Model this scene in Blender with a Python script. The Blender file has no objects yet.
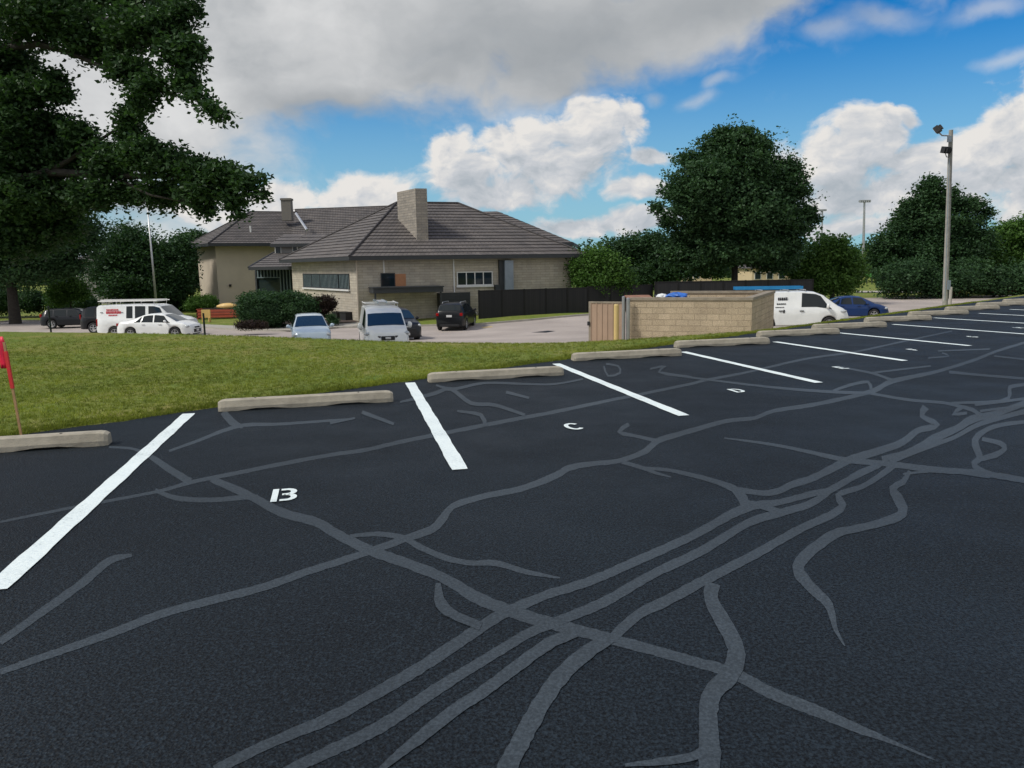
import bpy, math, random
import numpy as np
from mathutils import Vector, Matrix
random.seed(7); rng = np.random.default_rng(11)
scene = bpy.context.scene
col = scene.collection
R = math.radians
# ------------------------------------------------------------------ camera
H = 1.5; F = 768.0; PITCH = math.atan(118.8/768); ROLL = R(0.9)
R0 = np.array([1., 0, 0]); FWD = np.array([0, math.cos(PITCH), -math.sin(PITCH)]); U0 = np.cross(R0, FWD)
cR, sR = math.cos(ROLL), math.sin(ROLL)
camR = cR*R0 - sR*U0; camU = sR*R0 + cR*U0
def ray(px, py):
    return FWD + camR*((px-512)/F) + camU*((384-py)/F)
def at(px, py, Y):                      # point of the pixel's ray at forward distance Y
    d = ray(px, py); return np.array([0, 0, H]) + d*(Y/d[1])
def gz(px, py, z=0.0):
    d = ray(px, py); return np.array([0, 0, H]) + d*((z-H)/d[2])
cd = bpy.data.cameras.new('camera'); cam = bpy.data.objects.new('camera', cd); col.objects.link(cam)
m = Matrix.Identity(4)
for i in range(3):
    m[i][0] = camR[i]; m[i][1] = camU[i]; m[i][2] = -FWD[i]
m[2][3] = H
cam.matrix_world = m; cd.sensor_width = 36; cd.lens = 27.0; cd.clip_end = 8000; cd.clip_start = 0.05
scene.camera = cam
# ------------------------------------------------------------------ materials
def newmat(name):
    M = bpy.data.materials.new(name); M.use_nodes = True
    nt = M.node_tree; return M, nt, nt.nodes['Principled BSDF']
def N(nt, t, **kw):
    n = nt.nodes.new(t)
    for k, v in kw.items(): setattr(n, k, v)
    return n
def ramp(nt, fac, stops):
    r = N(nt, 'ShaderNodeValToRGB'); cr = r.color_ramp
    while len(cr.elements) < len(stops): cr.elements.new(0.5)
    for e, (p, c) in zip(cr.elements, stops):
        e.position = p; e.color = (*c, 1)
    nt.links.new(fac, r.inputs[0]); return r.outputs[0]
def noise(nt, scale, detail=4, vec=None, rough=0.55):
    n = N(nt, 'ShaderNodeTexNoise'); n.inputs['Scale'].default_value = scale; n.inputs['Detail'].default_value = detail
    n.inputs['Roughness'].default_value = rough
    if vec is not None: nt.links.new(vec, n.inputs['Vector'])
    return n.outputs['Fac']
def objco(nt):
    g = N(nt, 'ShaderNodeNewGeometry'); return g.outputs['Position']
def bump(nt, b, h, strength=0.4, dist=0.01):
    n = N(nt, 'ShaderNodeBump'); n.inputs['Strength'].default_value = strength; n.inputs['Distance'].default_value = dist
    nt.links.new(h, n.inputs['Height']); nt.links.new(n.outputs[0], b.inputs['Normal'])
def simple(name, c, rough=0.6, metal=0.0, var=0.12, scale=3.0, coat=0.0, bmp=0.0, detail=4):
    M, nt, b = newmat(name)
    co = N(nt, 'ShaderNodeTexCoord').outputs['Object']
    f = noise(nt, scale, detail, co)
    lo = tuple(max(0, x*(1-var)) for x in c); hi = tuple(min(1, x*(1+var)) for x in c)
    nt.links.new(ramp(nt, f, [(0.3, lo), (0.7, hi)]), b.inputs['Base Color'])
    b.inputs['Roughness'].default_value = rough; b.inputs['Metallic'].default_value = metal
    b.inputs['Coat Weight'].default_value = coat
    if bmp: bump(nt, b, noise(nt, scale*8, 3, co), bmp, 0.01)
    return M
def glassy(name, c, rough=0.04):
    M, nt, b = newmat(name); b.inputs['Base Color'].default_value = (*c, 1)
    b.inputs['Roughness'].default_value = rough; b.inputs['Specular IOR Level'].default_value = 0.45
    b.inputs['IOR'].default_value = 1.45
    return M
def mixrgb(nt, fac, a, b2, mode='MIX'):
    n = N(nt, 'ShaderNodeMix', data_type='RGBA', blend_type=mode)
    if isinstance(fac, float): n.inputs[0].default_value = fac
    else: nt.links.new(fac, n.inputs[0])
    for i, v in ((6, a), (7, b2)):
        if isinstance(v, tuple): n.inputs[i].default_value = (*v, 1)
        else: nt.links.new(v, n.inputs[i])
    return n.outputs[2]
def mth(nt, op, a, b=None, c=None):
    n = N(nt, 'ShaderNodeMath', operation=op)
    for i, v in enumerate((a, b, c)):
        if v is None: continue
        if isinstance(v, (int, float)): n.inputs[i].default_value = v
        else: nt.links.new(v, n.inputs[i])
    return n.outputs[0]
MT = {}
def asphalt(name, c, var, spk, rough, bs, glint=0.4, spec=0.4):
    M, nt, b = newmat(name); P = objco(nt)
    big = noise(nt, 0.35, 5, P); fine = noise(nt, 70, 3, P, 0.85); vor = N(nt, 'ShaderNodeTexVoronoi'); vor.inputs['Scale'].default_value = 95
    nt.links.new(P, vor.inputs['Vector'])
    c1 = ramp(nt, big, [(0.3, tuple(x*(1-var) for x in c)), (0.7, tuple(x*(1+var) for x in c))])
    c2 = ramp(nt, fine, [(0.40, (max(0.05, 1-spk),)*3), (0.50, (1,)*3), (0.62, (1+spk*1.5,)*3)])
    cc = mixrgb(nt, 1.0, c1, c2, 'MULTIPLY')
    # aggregate glints, painted into the base colour as random lighter flecks
    w = N(nt, 'ShaderNodeTexWhiteNoise', noise_dimensions='3D'); nt.links.new(vor.outputs['Position'], w.inputs[0])
    gl = mth(nt, 'GREATER_THAN', w.outputs[0], 0.93)
    cc = mixrgb(nt, mth(nt, 'MULTIPLY', gl, glint), cc, tuple(x*2.2 for x in c))
    nt.links.new(cc, b.inputs['Base Color'])
    rr = ramp(nt, noise(nt, 1.3, 4, P), [(0.3, (rough-.08,)*3), (0.7, (rough+.08,)*3)])
    nt.links.new(rr, b.inputs['Roughness']); b.inputs['Specular IOR Level'].default_value = spec
    h = mth(nt, 'ADD', vor.outputs['Distance'], mth(nt, 'MULTIPLY', fine, 0.8))
    bump(nt, b, h, bs, 0.004)
    return M
MT['seal'] = asphalt('sealed_asphalt', (0.0072, 0.0112, 0.0152), 0.36, 0.90, 0.62, 0.85, 1.0, 0.21)
MT['crack'] = asphalt('crack_sealant', (0.040, 0.051, 0.061), 0.32, 0.25, 0.6, 0.16, 0.08, 0.22)
MT['oldlot'] = asphalt('worn_lot', (0.37, 0.325, 0.295), 0.16, 0.10, 0.85, 0.2, 0.1, 0.3)
def paintmat():
    M, nt, b = newmat('road_paint'); P = objco(nt)
    f = noise(nt, 60, 4, P, 0.7); g = noise(nt, 3, 4, P)
    s = mth(nt, 'ADD', mth(nt, 'MULTIPLY', f, 0.7), mth(nt, 'MULTIPLY', g, 0.4))
    nt.links.new(ramp(nt, s, [(0.36, (0.36, 0.40, 0.41)), (0.47, (0.66, 0.74, 0.74)), (0.62, (0.76, 0.84, 0.83))]), b.inputs['Base Color'])
    b.inputs['Roughness'].default_value = 0.7; bump(nt, b, f, 0.4, 0.003); return M
MT['paint'] = paintmat()
def grassmat():
    M, nt, b = newmat('mown_lawn'); P = objco(nt)
    a = noise(nt, 0.45, 5, P, 0.65); f = noise(nt, 22, 4, P, 0.75); m2 = noise(nt, 3.5, 4, P, 0.7)
    mix = mth(nt, 'ADD', mth(nt, 'MULTIPLY', a, 0.55), mth(nt, 'MULTIPLY', m2, 0.45))
    c1 = ramp(nt, mix, [(0.34, (0.11, 0.18, 0.028)), (0.5, (0.18, 0.22, 0.044)), (0.66, (0.30, 0.265, 0.09))])
    c2 = ramp(nt, f, [(0.3, (0.45,)*3), (0.7, (1.35,)*3)])
    nt.links.new(mixrgb(nt, 1.0, c1, c2, 'MULTIPLY'), b.inputs['Base Color']); b.inputs['Roughness'].default_value = 0.9
    b.inputs['Specular IOR Level'].default_value = 0.15
    bump(nt, b, f, 0.9, 0.04); return M
MT['lawn'] = grassmat()
def leafmat(name, c, tr=0.3, vary=0.35):
    M, nt, b = newmat(name)
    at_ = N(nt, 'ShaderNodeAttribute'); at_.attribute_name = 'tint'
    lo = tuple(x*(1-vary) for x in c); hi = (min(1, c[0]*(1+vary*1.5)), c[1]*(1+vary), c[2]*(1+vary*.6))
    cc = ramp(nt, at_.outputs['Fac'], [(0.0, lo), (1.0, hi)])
    nt.links.new(cc, b.inputs['Base Color']); b.inputs['Roughness'].default_value = 0.5
    b.inputs['Specular IOR Level'].default_value = 0.15
    t = N(nt, 'ShaderNodeBsdfTranslucent'); nt.links.new(mixrgb(nt, 1.0, cc, (0.9, 1.1, 0.5), 'MULTIPLY'), t.inputs[0])
    mx = N(nt, 'ShaderNodeMixShader'); mx.inputs[0].default_value = tr
    nt.links.new(b.outputs[0], mx.inputs[1]); nt.links.new(t.outputs[0], mx.inputs[2])
    nt.links.new(mx.outputs[0], nt.nodes['Material Output'].inputs[0]); return M
MT['leaf_oak'] = leafmat('oak_leaf', (0.044, 0.094, 0.040))
MT['leaf_dark'] = leafmat('dark_leaf', (0.042, 0.094, 0.044))
MT['leaf_mid'] = leafmat('mid_leaf', (0.072, 0.155, 0.038))
MT['leaf_bright'] = leafmat('bright_leaf', (0.10, 0.16, 0.030))
MT['leaf_red'] = leafmat('bronze_leaf', (0.040, 0.030, 0.028))
MT['blade'] = leafmat('grass_blade', (0.20, 0.255, 0.042), 0.3, 0.5)
MT['bark'] = simple('bark', (0.034, 0.029, 0.024), 0.9, var=0.35, scale=6, bmp=0.6)
def stone():
    M, nt, b = newmat('limestone_courses'); co = N(nt, 'ShaderNodeTexCoord').outputs['UV']
    br = N(nt, 'ShaderNodeTexBrick'); nt.links.new(co, br.inputs['Vector'])
    br.inputs['Color1'].default_value = (0.50, 0.46, 0.385, 1); br.inputs['Color2'].default_value = (0.42, 0.38, 0.315, 1)
    br.inputs['Mortar'].default_value = (0.31, 0.275, 0.225, 1); br.inputs['Scale'].default_value = 1.0
    br.inputs['Brick Width'].default_value = 0.75; br.inputs['Row Height'].default_value = 0.19; br.inputs['Mortar Size'].default_value = 0.012
    f = noise(nt, 1.2, 5, co, 0.65)
    nt.links.new(mixrgb(nt, 1.0, br.outputs['Color'], ramp(nt, f, [(0.3, (0.78,)*3), (0.7, (1.12, 1.1, 1.06))]), 'MULTIPLY'), b.inputs['Base Color'])
    b.inputs['Roughness'].default_value = 0.9; bump(nt, b, mth(nt, 'ADD', br.outputs['Fac'], mth(nt, 'MULTIPLY', noise(nt, 9, 4, co), 1.5)), 0.5, 0.02)
    return M
MT['stone'] = stone()
def block():
    M, nt, b = newmat('split_face_block'); co = N(nt, 'ShaderNodeTexCoord').outputs['UV']
    br = N(nt, 'ShaderNodeTexBrick'); nt.links.new(co, br.inputs['Vector'])
    br.inputs['Color1'].default_value = (0.55, 0.445, 0.31, 1); br.inputs['Color2'].default_value = (0.46, 0.37, 0.255, 1)
    br.inputs['Mortar'].default_value = (0.41, 0.33, 0.23, 1); br.inputs['Scale'].default_value = 1.0
    br.inputs['Brick Width'].default_value = 0.40; br.inputs['Row Height'].default_value = 0.20; br.inputs['Mortar Size'].default_value = 0.010
    f = noise(nt, 26, 4, co, 0.75); g = noise(nt, 1.0, 4, co)
    c = mixrgb(nt, 1.0, br.outputs['Color'], ramp(nt, f, [(0.3, (0.62,)*3), (0.7, (1.25,)*3)]), 'MULTIPLY')
    c = mixrgb(nt, 1.0, c, ramp(nt, g, [(0.3, (0.86,)*3), (0.7, (1.1,)*3)]), 'MULTIPLY')
    nt.links.new(c, b.inputs['Base Color']); b.inputs['Roughness'].default_value = 0.95
    bump(nt, b, mth(nt, 'SUBTRACT', mth(nt, 'MULTIPLY', f, 1.5), br.outputs['Fac']), 0.8, 0.03); return M
MT['chimney'] = stone()
for e_ in MT['chimney'].node_tree.nodes:
    if e_.type == 'TEX_BRICK': e_.inputs['Color1'].default_value = (0.33, 0.30, 0.26, 1); e_.inputs['Color2'].default_value = (0.24, 0.22, 0.195, 1); e_.inputs['Mortar'].default_value = (0.17, 0.16, 0.145, 1)
MT['block'] = block()
MT['coping'] = simple('block_coping', (0.25, 0.215, 0.165), 0.85, var=0.2, scale=4, bmp=0.3)
def tile():
    M, nt, b = newmat('roof_tiles'); co = N(nt, 'ShaderNodeTexCoord').outputs['UV']
    br = N(nt, 'ShaderNodeTexBrick'); nt.links.new(co, br.inputs['Vector'])
    br.inputs['Color1'].default_value = (0.125, 0.114, 0.108, 1); br.inputs['Color2'].default_value = (0.095, 0.087, 0.083, 1)
    br.inputs['Mortar'].default_value = (0.035, 0.032, 0.034, 1); br.inputs['Scale'].default_value = 1.0
    br.inputs['Brick Width'].default_value = 0.33; br.inputs['Row Height'].default_value = 0.42; br.inputs['Mortar Size'].default_value = 0.02
    f = noise(nt, 0.6, 5, co, 0.7)
    nt.links.new(mixrgb(nt, 1.0, br.outputs['Color'], ramp(nt, f, [(0.3, (0.75,)*3), (0.72, (1.35, 1.3, 1.25))]), 'MULTIPLY'), b.inputs['Base Color'])
    b.inputs['Roughness'].default_value = 0.75; return M
MT['tile'] = tile()
MT['fascia'] = simple('dark_fascia', (0.028, 0.032, 0.036), 0.6)
MT['stucco'] = simple('tan_stucco', (0.53, 0.46, 0.37), 0.9, var=0.07, scale=0.6, bmp=0.1)
MT['greywall'] = simple('grey_wall', (0.27, 0.26, 0.25), 0.9, var=0.06, scale=0.6)
MT['housetan'] = simple('house_tan', (0.55, 0.44, 0.28), 0.9, var=0.06, scale=0.6)
MT['white'] = simple('white_trim', (0.68, 0.68, 0.66), 0.5, var=0.04)
MT['glass_dark'] = glassy('dark_glass', (0.012, 0.022, 0.028))
MT['autoglass'] = glassy('car_glass', (0.010, 0.016, 0.020), 0.03)
MT['windscreen'] = glassy('windscreen_glass', (0.02, 0.035, 0.045), 0.06); MT['windscreen'].node_tree.nodes['Principled BSDF'].inputs['IOR'].default_value = 2.1
MT['blind'] = simple('blinds', (0.13, 0.17, 0.18), 0.7)
MT['opening_panel'] = simple('orange_panel', (0.42, 0.20, 0.10), 0.8)
MT['black'] = simple('black_plastic', (0.012, 0.013, 0.015), 0.55)
MT['duct'] = simple('galvanized', (0.23, 0.27, 0.31), 0.5, 0.3, var=0.1)
MT['steel'] = simple('steel', (0.42, 0.43, 0.44), 0.4, 0.7)
MT['alum'] = simple('aluminium', (0.55, 0.56, 0.57), 0.4, 0.6)
def woodfence():
    M, nt, b = newmat('dark_fence_boards'); co = N(nt, 'ShaderNodeTexCoord').outputs['UV']
    br = N(nt, 'ShaderNodeTexBrick'); nt.links.new(co, br.inputs['Vector']); br.offset = 0
    br.inputs['Color1'].default_value = (0.020, 0.019, 0.021, 1); br.inputs['Color2'].default_value = (0.012, 0.012, 0.015, 1)
    br.inputs['Mortar'].default_value = (0.004, 0.004, 0.004, 1); br.inputs['Scale'].default_value = 1
    br.inputs['Brick Width'].default_value = 0.15; br.inputs['Row Height'].default_value = 9.0; br.inputs['Mortar Size'].default_value = 0.008
    nt.links.new(br.outputs['Color'], b.inputs['Base Color']); b.inputs['Roughness'].default_value = 0.8; return M
MT['fence'] = woodfence()
MT['gate'] = simple('tan_gate_panel', (0.37, 0.26, 0.185), 0.7, var=0.08, scale=2)
MT['yellow'] = simple('yellow_paint', (0.56, 0.42, 0.17), 0.55, var=0.08)
MT['concrete'] = simple('cast_concrete', (0.34, 0.31, 0.245), 0.9, var=0.22, scale=7, bmp=0.35, detail=6)
MT['kerb'] = simple('kerb_concrete', (0.36, 0.34, 0.30), 0.9, var=0.15, scale=3)
MT['mulch'] = simple('mulch', (0.055, 0.038, 0.030), 0.95, var=0.5, scale=9, bmp=0.8)
MT['pole'] = simple('weathered_pole', (0.30, 0.29, 0.26), 0.85, var=0.2, scale=5, bmp=0.3)
MT['tpost'] = simple('green_steel', (0.018, 0.028, 0.022), 0.6)
MT['stake'] = simple('pine_stake', (0.36, 0.22, 0.10), 0.8, var=0.2, scale=12)
MT['pink'] = simple('survey_pink', (0.80, 0.012, 0.06), 0.5, var=0.1)
MT['ribbon'] = simple('survey_red', (0.62, 0.03, 0.03), 0.5, var=0.1)
MT['orange'] = simple('orange_plastic', (0.36, 0.065, 0.035), 0.5)
MT['yellowp'] = simple('yellow_plastic', (0.66, 0.44, 0.16), 0.5)
MT['tarp'] = simple('blue_tarp', (0.03, 0.14, 0.50), 0.5, var=0.3, scale=6)
MT['debris'] = simple('brown_cardboard', (0.26, 0.13, 0.08), 0.8, var=0.3, scale=5)
MT['bluefg'] = simple('blue_fibreglass', (0.012, 0.20, 0.46), 0.45, var=0.1)
MT['field'] = simple('sports_field', (0.13, 0.24, 0.05), 0.9, var=0.2, scale=0.4)
MT['sign_green'] = simple('green_windscreen', (0.10, 0.36, 0.08), 0.8, var=0.1, scale=1)
def carpaint(name, c, metal=0.0, rough=0.3, coat=0.6):
    M, nt, b = newmat(name); co = N(nt, 'ShaderNodeTexCoord').outputs['Object']
    f = noise(nt, 2.5, 4, co)
    nt.links.new(ramp(nt, f, [(0.3, tuple(x*.93 for x in c)), (0.7, tuple(min(1, x*1.05) for x in c))]), b.inputs['Base Color'])
    b.inputs['Metallic'].default_value = metal; b.inputs['Roughness'].default_value = rough
    b.inputs['Coat Weight'].default_value = coat; b.inputs['Coat Roughness'].default_value = 0.08; b.inputs['Specular IOR Level'].default_value = 0.3; return M
MT['cwhite'] = carpaint('white_car_paint', (0.78, 0.80, 0.79))
MT['cpale'] = carpaint('pale_blue_car_paint', (0.50, 0.60, 0.68), 0.2, 0.22)
MT['cblack'] = carpaint('black_car_paint', (0.005, 0.006, 0.008), 0, .35, .22)
MT['cnavy'] = carpaint('charcoal_car_paint', (0.006, 0.008, 0.012), 0.0, .35, .25)
MT['cblue'] = carpaint('blue_car_paint', (0.005, 0.030, 0.125), 0.1, .3, .4)
MT['tyre'] = simple('tyre_rubber', (0.018, 0.018, 0.019), 0.85)
MT['rim'] = simple('alloy_rim', (0.42, 0.43, 0.44), 0.35, 0.5)
MT['lamp'] = glassy('headlight_lens', (0.45, 0.48, 0.50), 0.1)
MT['tail'] = glassy('taillight_lens', (0.30, 0.008, 0.008), 0.15)
MT['plate'] = simple('number_plate', (0.60, 0.60, 0.60), 0.5)
MT['redtxt'] = simple('red_lettering', (0.55, 0.03, 0.05), 0.5)
MT['blktxt'] = simple('black_lettering', (0.02, 0.02, 0.025), 0.5)
# ------------------------------------------------------------------ mesh helpers
def tag(o, label=None, cat=None, group=None, kind=None):
    if label: o['label'] = label
    if cat: o['category'] = cat
    if group: o['group'] = group
    if kind: o['kind'] = kind
    return o
def empty(name, loc, rz=0, label=None, cat=None, group=None):
    o = bpy.data.objects.new(name, None); o.empty_display_size = 0.2; col.objects.link(o)
    o.location = tuple(float(v) for v in loc); o.rotation_euler = (0, 0, rz)
    return tag(o, label, cat, group)
class MB:
    def __init__(s): s.v = []; s.f = []; s.uv = {}; s.mi = []
    def add(s, vs, fs):
        n = len(s.v); s.v += [tuple(float(q) for q in p) for p in vs]; s.f += [tuple(i+n for i in f) for f in fs]; return s
    def quad(s, a, b, c, d): return s.add([a, b, c, d], [(0, 1, 2, 3)])
    def uvquad(s, a, b, c, d, uvs):
        s.quad(a, b, c, d); s.uv[len(s.f)-1] = uvs; return s
    def obox(s, c, ux, uy, uz, h):       # centre, axes, half sizes
        c, ux, uy, uz = [np.array(q, float) for q in (c, ux, uy, uz)]
        P = [c + ux*h[0]*i + uy*h[1]*j + uz*h[2]*k for k in (-1, 1) for j in (-1, 1) for i in (-1, 1)]
        return s.add(P, [(0, 2, 3, 1), (4, 5, 7, 6), (0, 1, 5, 4), (2, 6, 7, 3), (0, 4, 6, 2), (1, 3, 7, 5)])
    def box(s, x0, x1, y0, y1, z0, z1):
        return s.obox(((x0+x1)/2, (y0+y1)/2, (z0+z1)/2), (1, 0, 0), (0, 1, 0), (0, 0, 1), (abs(x1-x0)/2, abs(y1-y0)/2, abs(z1-z0)/2))
    def tube(s, pts, rad, n=8, cap=True):
        pts = [np.array(p, float) for p in pts]
        if not hasattr(rad, '__len__'): rad = [rad]*len(pts)
        base = len(s.v); up = np.array([0, 0, 1.])
        for i, p in enumerate(pts):
            t = pts[min(i+1, len(pts)-1)] - pts[max(i-1, 0)]; t = t/(np.linalg.norm(t)+1e-9)
            a = np.cross(t, up)
            if np.linalg.norm(a) < 0.05: a = np.cross(t, [1, 0, 0])
            a /= np.linalg.norm(a); b = np.cross(t, a)
            for k in range(n):
                th = 2*math.pi*k/n; s.v.append(tuple(p + rad[i]*(a*math.cos(th)+b*math.sin(th))))
        for i in range(len(pts)-1):
            for k in range(n):
                k2 = (k+1) % n; s.f.append((base+i*n+k, base+i*n+k2, base+(i+1)*n+k2, base+(i+1)*n+k))
        if cap:
            s.f.append(tuple(base+k for k in range(n))[::-1]); e = base+(len(pts)-1)*n; s.f.append(tuple(e+k for k in range(n)))
        return s
    def build(s, name, mat, parent=None, org=None, smooth=False, bevel=0):
        me = bpy.data.meshes.new(name); vs = s.v
        if org is not None: vs = [(a-float(org[0]), b-float(org[1]), c-float(org[2])) for a, b, c in vs]
        me.from_pydata(vs, [], s.f)
        if s.uv:
            ul = me.uv_layers.new(name='UVMap')
            for fi, uvs in s.uv.items():
                for li, uvv in zip(me.polygons[fi].loop_indices, uvs): ul.data[li].uv = uvv
        me.validate(); me.update(); me.materials.append(mat)
        if smooth:
            for p in me.polygons: p.use_smooth = True
        o = bpy.data.objects.new(name, me); col.objects.link(o)
        if parent is not None: o.parent = parent
        elif org is not None: o.location = tuple(float(q) for q in org)
        if bevel:
            bv = o.modifiers.new('bevel', 'BEVEL'); bv.width = bevel; bv.segments = 2; bv.limit_method = 'ANGLE'
        return o
def npmesh(name, V, Fq, mat, parent=None, tint=None, loc=None, smooth=False):
    me = bpy.data.meshes.new(name); k = Fq.shape[1]
    me.vertices.add(len(V)); me.vertices.foreach_set('co', V.astype(np.float32).ravel())
    me.loops.add(Fq.size); me.loops.foreach_set('vertex_index', Fq.astype(np.int32).ravel())
    me.polygons.add(len(Fq)); me.polygons.foreach_set('loop_start', np.arange(0, Fq.size, k, dtype=np.int32))
    if smooth: me.polygons.foreach_set('use_smooth', np.ones(len(Fq), dtype=bool))
    me.update(calc_edges=True)
    if tint is not None:
        a = me.attributes.new('tint', 'FLOAT', 'POINT'); a.data.foreach_set('value', tint.astype(np.float32))
    me.materials.append(mat); o = bpy.data.objects.new(name, me); col.objects.link(o)
    if parent is not None: o.parent = parent
    if loc is not None: o.location = tuple(float(q) for q in loc)
    return o
# ------------------------------------------------------------------ terrain
E0 = np.array([-1.56, 9.94]); ED = np.array([0.730, 0.684]); EN = np.array([-0.684, 0.730])
def edge_y(x): return E0[1] + (x-E0[0])*ED[1]/ED[0]
CX = [-300, -60, -30, -13.2, -7.2, -2.3, 0.95, 2.4, 5.15, 8.3, 20, 40, 400]
CY = [60, 30, 24.0, 20.1, 17.4, 15.5, 14.9, 15.2, 16.7, 19.5, 30.7, 49.4, 400]
def crest_y(x): return np.maximum(np.interp(x, CX, CY), edge_y(x)+0.12)
def sst(a, b, x):
    t = np.clip((x-a)/(b-a), 0, 1); return t*t*(3-2*t)
def run_(x): return np.interp(x, [1.5, 5.5], [8.0, 4.2])
def zlow(x, y):
    z = -1.95 - 0.018*np.clip(y-32, 0, 18) - 0.018*np.clip(-x-4, 0, 30)
    hump = np.exp(-((x-3)**2/90.0 + (y-56)**2/18.0)); return z + 0.28*hump - 0.26*np.exp(-((x+5)**2/70.0 + (y-45)**2/50.0)) + 0.24*np.exp(-((x-15)**2/60.0 + (y-36)**2/40.0))
def terr(x, y):
    e = edge_y(x); v = y-e
    lawn = 0.035*sst(0.0, 0.25, v)*np.interp(x, [3, 6], [1, .2]) + 0.05*np.sin(x*0.35+1)*np.sin(y*0.27)*sst(0.5, 4, v)
    d = y - crest_y(x); rn = run_(x); k = sst(0, 1, (d+0.6*rn/8)/(rn*1.075))
    z = lawn*(1-k) + (zlow(x, y)-0.03)*k
    return np.where(v < -0.04, -0.08, z)
def ghit(px, py, off=0.0):
    d = ray(px, py); Y = 40.0
    for _ in range(40):
        P = np.array([0, 0, H]) + d*(Y/d[1]); z = zlow(P[0], P[1])+off
        Yn = Y*(H-z)/(H-P[2]) if P[2] < H else Y; Y = 0.5*Y+0.5*min(Yn, 400)
    return np.array([0, 0, H]) + d*(Y/d[1])
def graded(lo, hi, fine, a, b, g=1.13):
    xs = list(np.arange(a, b+1e-6, fine)); s = fine
    while xs[-1] < hi: s *= g; xs.append(xs[-1]+s)
    s = fine
    while xs[0] > lo: s *= g; xs.insert(0, xs[0]-s)
    return np.array(xs)
def gridmesh(name, X, Y, Z, mat, kind='structure'):
    ny, nx = X.shape; V = np.stack([X, Y, Z], -1).reshape(-1, 3)
    i = np.arange(ny-1)[:, None]*nx + np.arange(nx-1)[None]; i = i.ravel()
    Fq = np.stack([i, i+1, i+nx+1, i+nx], -1)
    o = npmesh(name, V, Fq, mat, smooth=True); o['kind'] = kind; return o
xs = graded(-3000, 3000, 0.4, -34, 34); vs = np.concatenate([[-3000, -800, -200, -60, -15, -3, -0.5, -0.05], graded(0.0, 4000, 0.28, 0.0, 24, 1.10)])
vs = vs[np.concatenate([[True], np.diff(vs) > 1e-6])]
X, V_ = np.meshgrid(xs, vs); 
Y = edge_y(np.clip(X, -60, 80)) + V_
Z = terr(X, Y); Z = np.where(np.abs(X) > 120, -2.3, Z); Z = np.where(V_ < -0.04, -0.09, Z)
gridmesh('lawn', X, Y, Z, MT['lawn'])
# main sealed lot
xs2 = graded(-400, 90, 0.12, -8, 14, 1.12); vl = np.array([0, -0.25, -1, -3, -8, -20, -60, -200.])
X, V_ = np.meshgrid(xs2, vl); Y = edge_y(X)+V_; wob = 0.05*np.sin(xs2*5.1)+0.04*np.sin(xs2*11.7+1)+0.03*np.sin(xs2*23.)
Y[0] += np.where((xs2 > -8) & (xs2 < 14), wob, 0)
lot = gridmesh('parking_lot', X, Y[:, :], np.where(V_ == 0, 0.0, 0.0)+0*X, MT['seal'])
nV = np.array(0)
# make it face up
for o_ in (lot,):
    o_.data.flip_normals()
bpy.data.objects['lawn'].data.update()
# ---- ribbons on the lot (sealant, lines, letters)
def ribbon_px(pts, z, wob=0.0, wmul=1.0):
    P = np.array([p[:2] for p in pts], float); W = np.array([p[2] for p in pts], float)*wmul
    # densify with catmull-rom
    out = []; ow = []
    for i in range(len(P)-1):
        p0 = P[max(i-1, 0)]; p1 = P[i]; p2 = P[i+1]; p3 = P[min(i+2, len(P)-1)]; n = max(2, int(np.linalg.norm(p2-p1)/5))
        for k in range(n):
            t = k/n; out.append(0.5*((2*p1)+(-p0+p2)*t+(2*p0-5*p1+4*p2-p3)*t*t+(-p0+3*p1-3*p2+p3)*t**3)); ow.append(W[i]*(1-t)+W[i+1]*t)
    out.append(P[-1]); ow.append(W[-1]); out = np.array(out); ow = np.array(ow)
    L = []; Rr = []
    for i, p in enumerate(out):
        t = out[min(i+1, len(out)-1)] - out[max(i-1, 0)]; t /= np.linalg.norm(t)+1e-9; n = np.array([-t[1], t[0]])
        w = ow[i]/2; a = p + n*w*(1+random.uniform(-wob, wob)); b = p - n*w*(1+random.uniform(-wob, wob))
        L.append(gz(*a, z)); Rr.append(gz(*b, z))
    return L, Rr
def ribbon_obj(name, pts, z, mat, wob=0.0, wmul=1.0):
    L, Rr = ribbon_px(pts, z, wob, wmul); mb = MB()
    for i in range(len(L)-1): mb.quad(L[i], L[i+1], Rr[i+1], Rr[i])
    o = mb.build(name, mat, lot)
    me = o.data; me.update()
    if len(me.polygons) and me.polygons[0].normal.z < 0: me.flip_normals()
    return o
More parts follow.
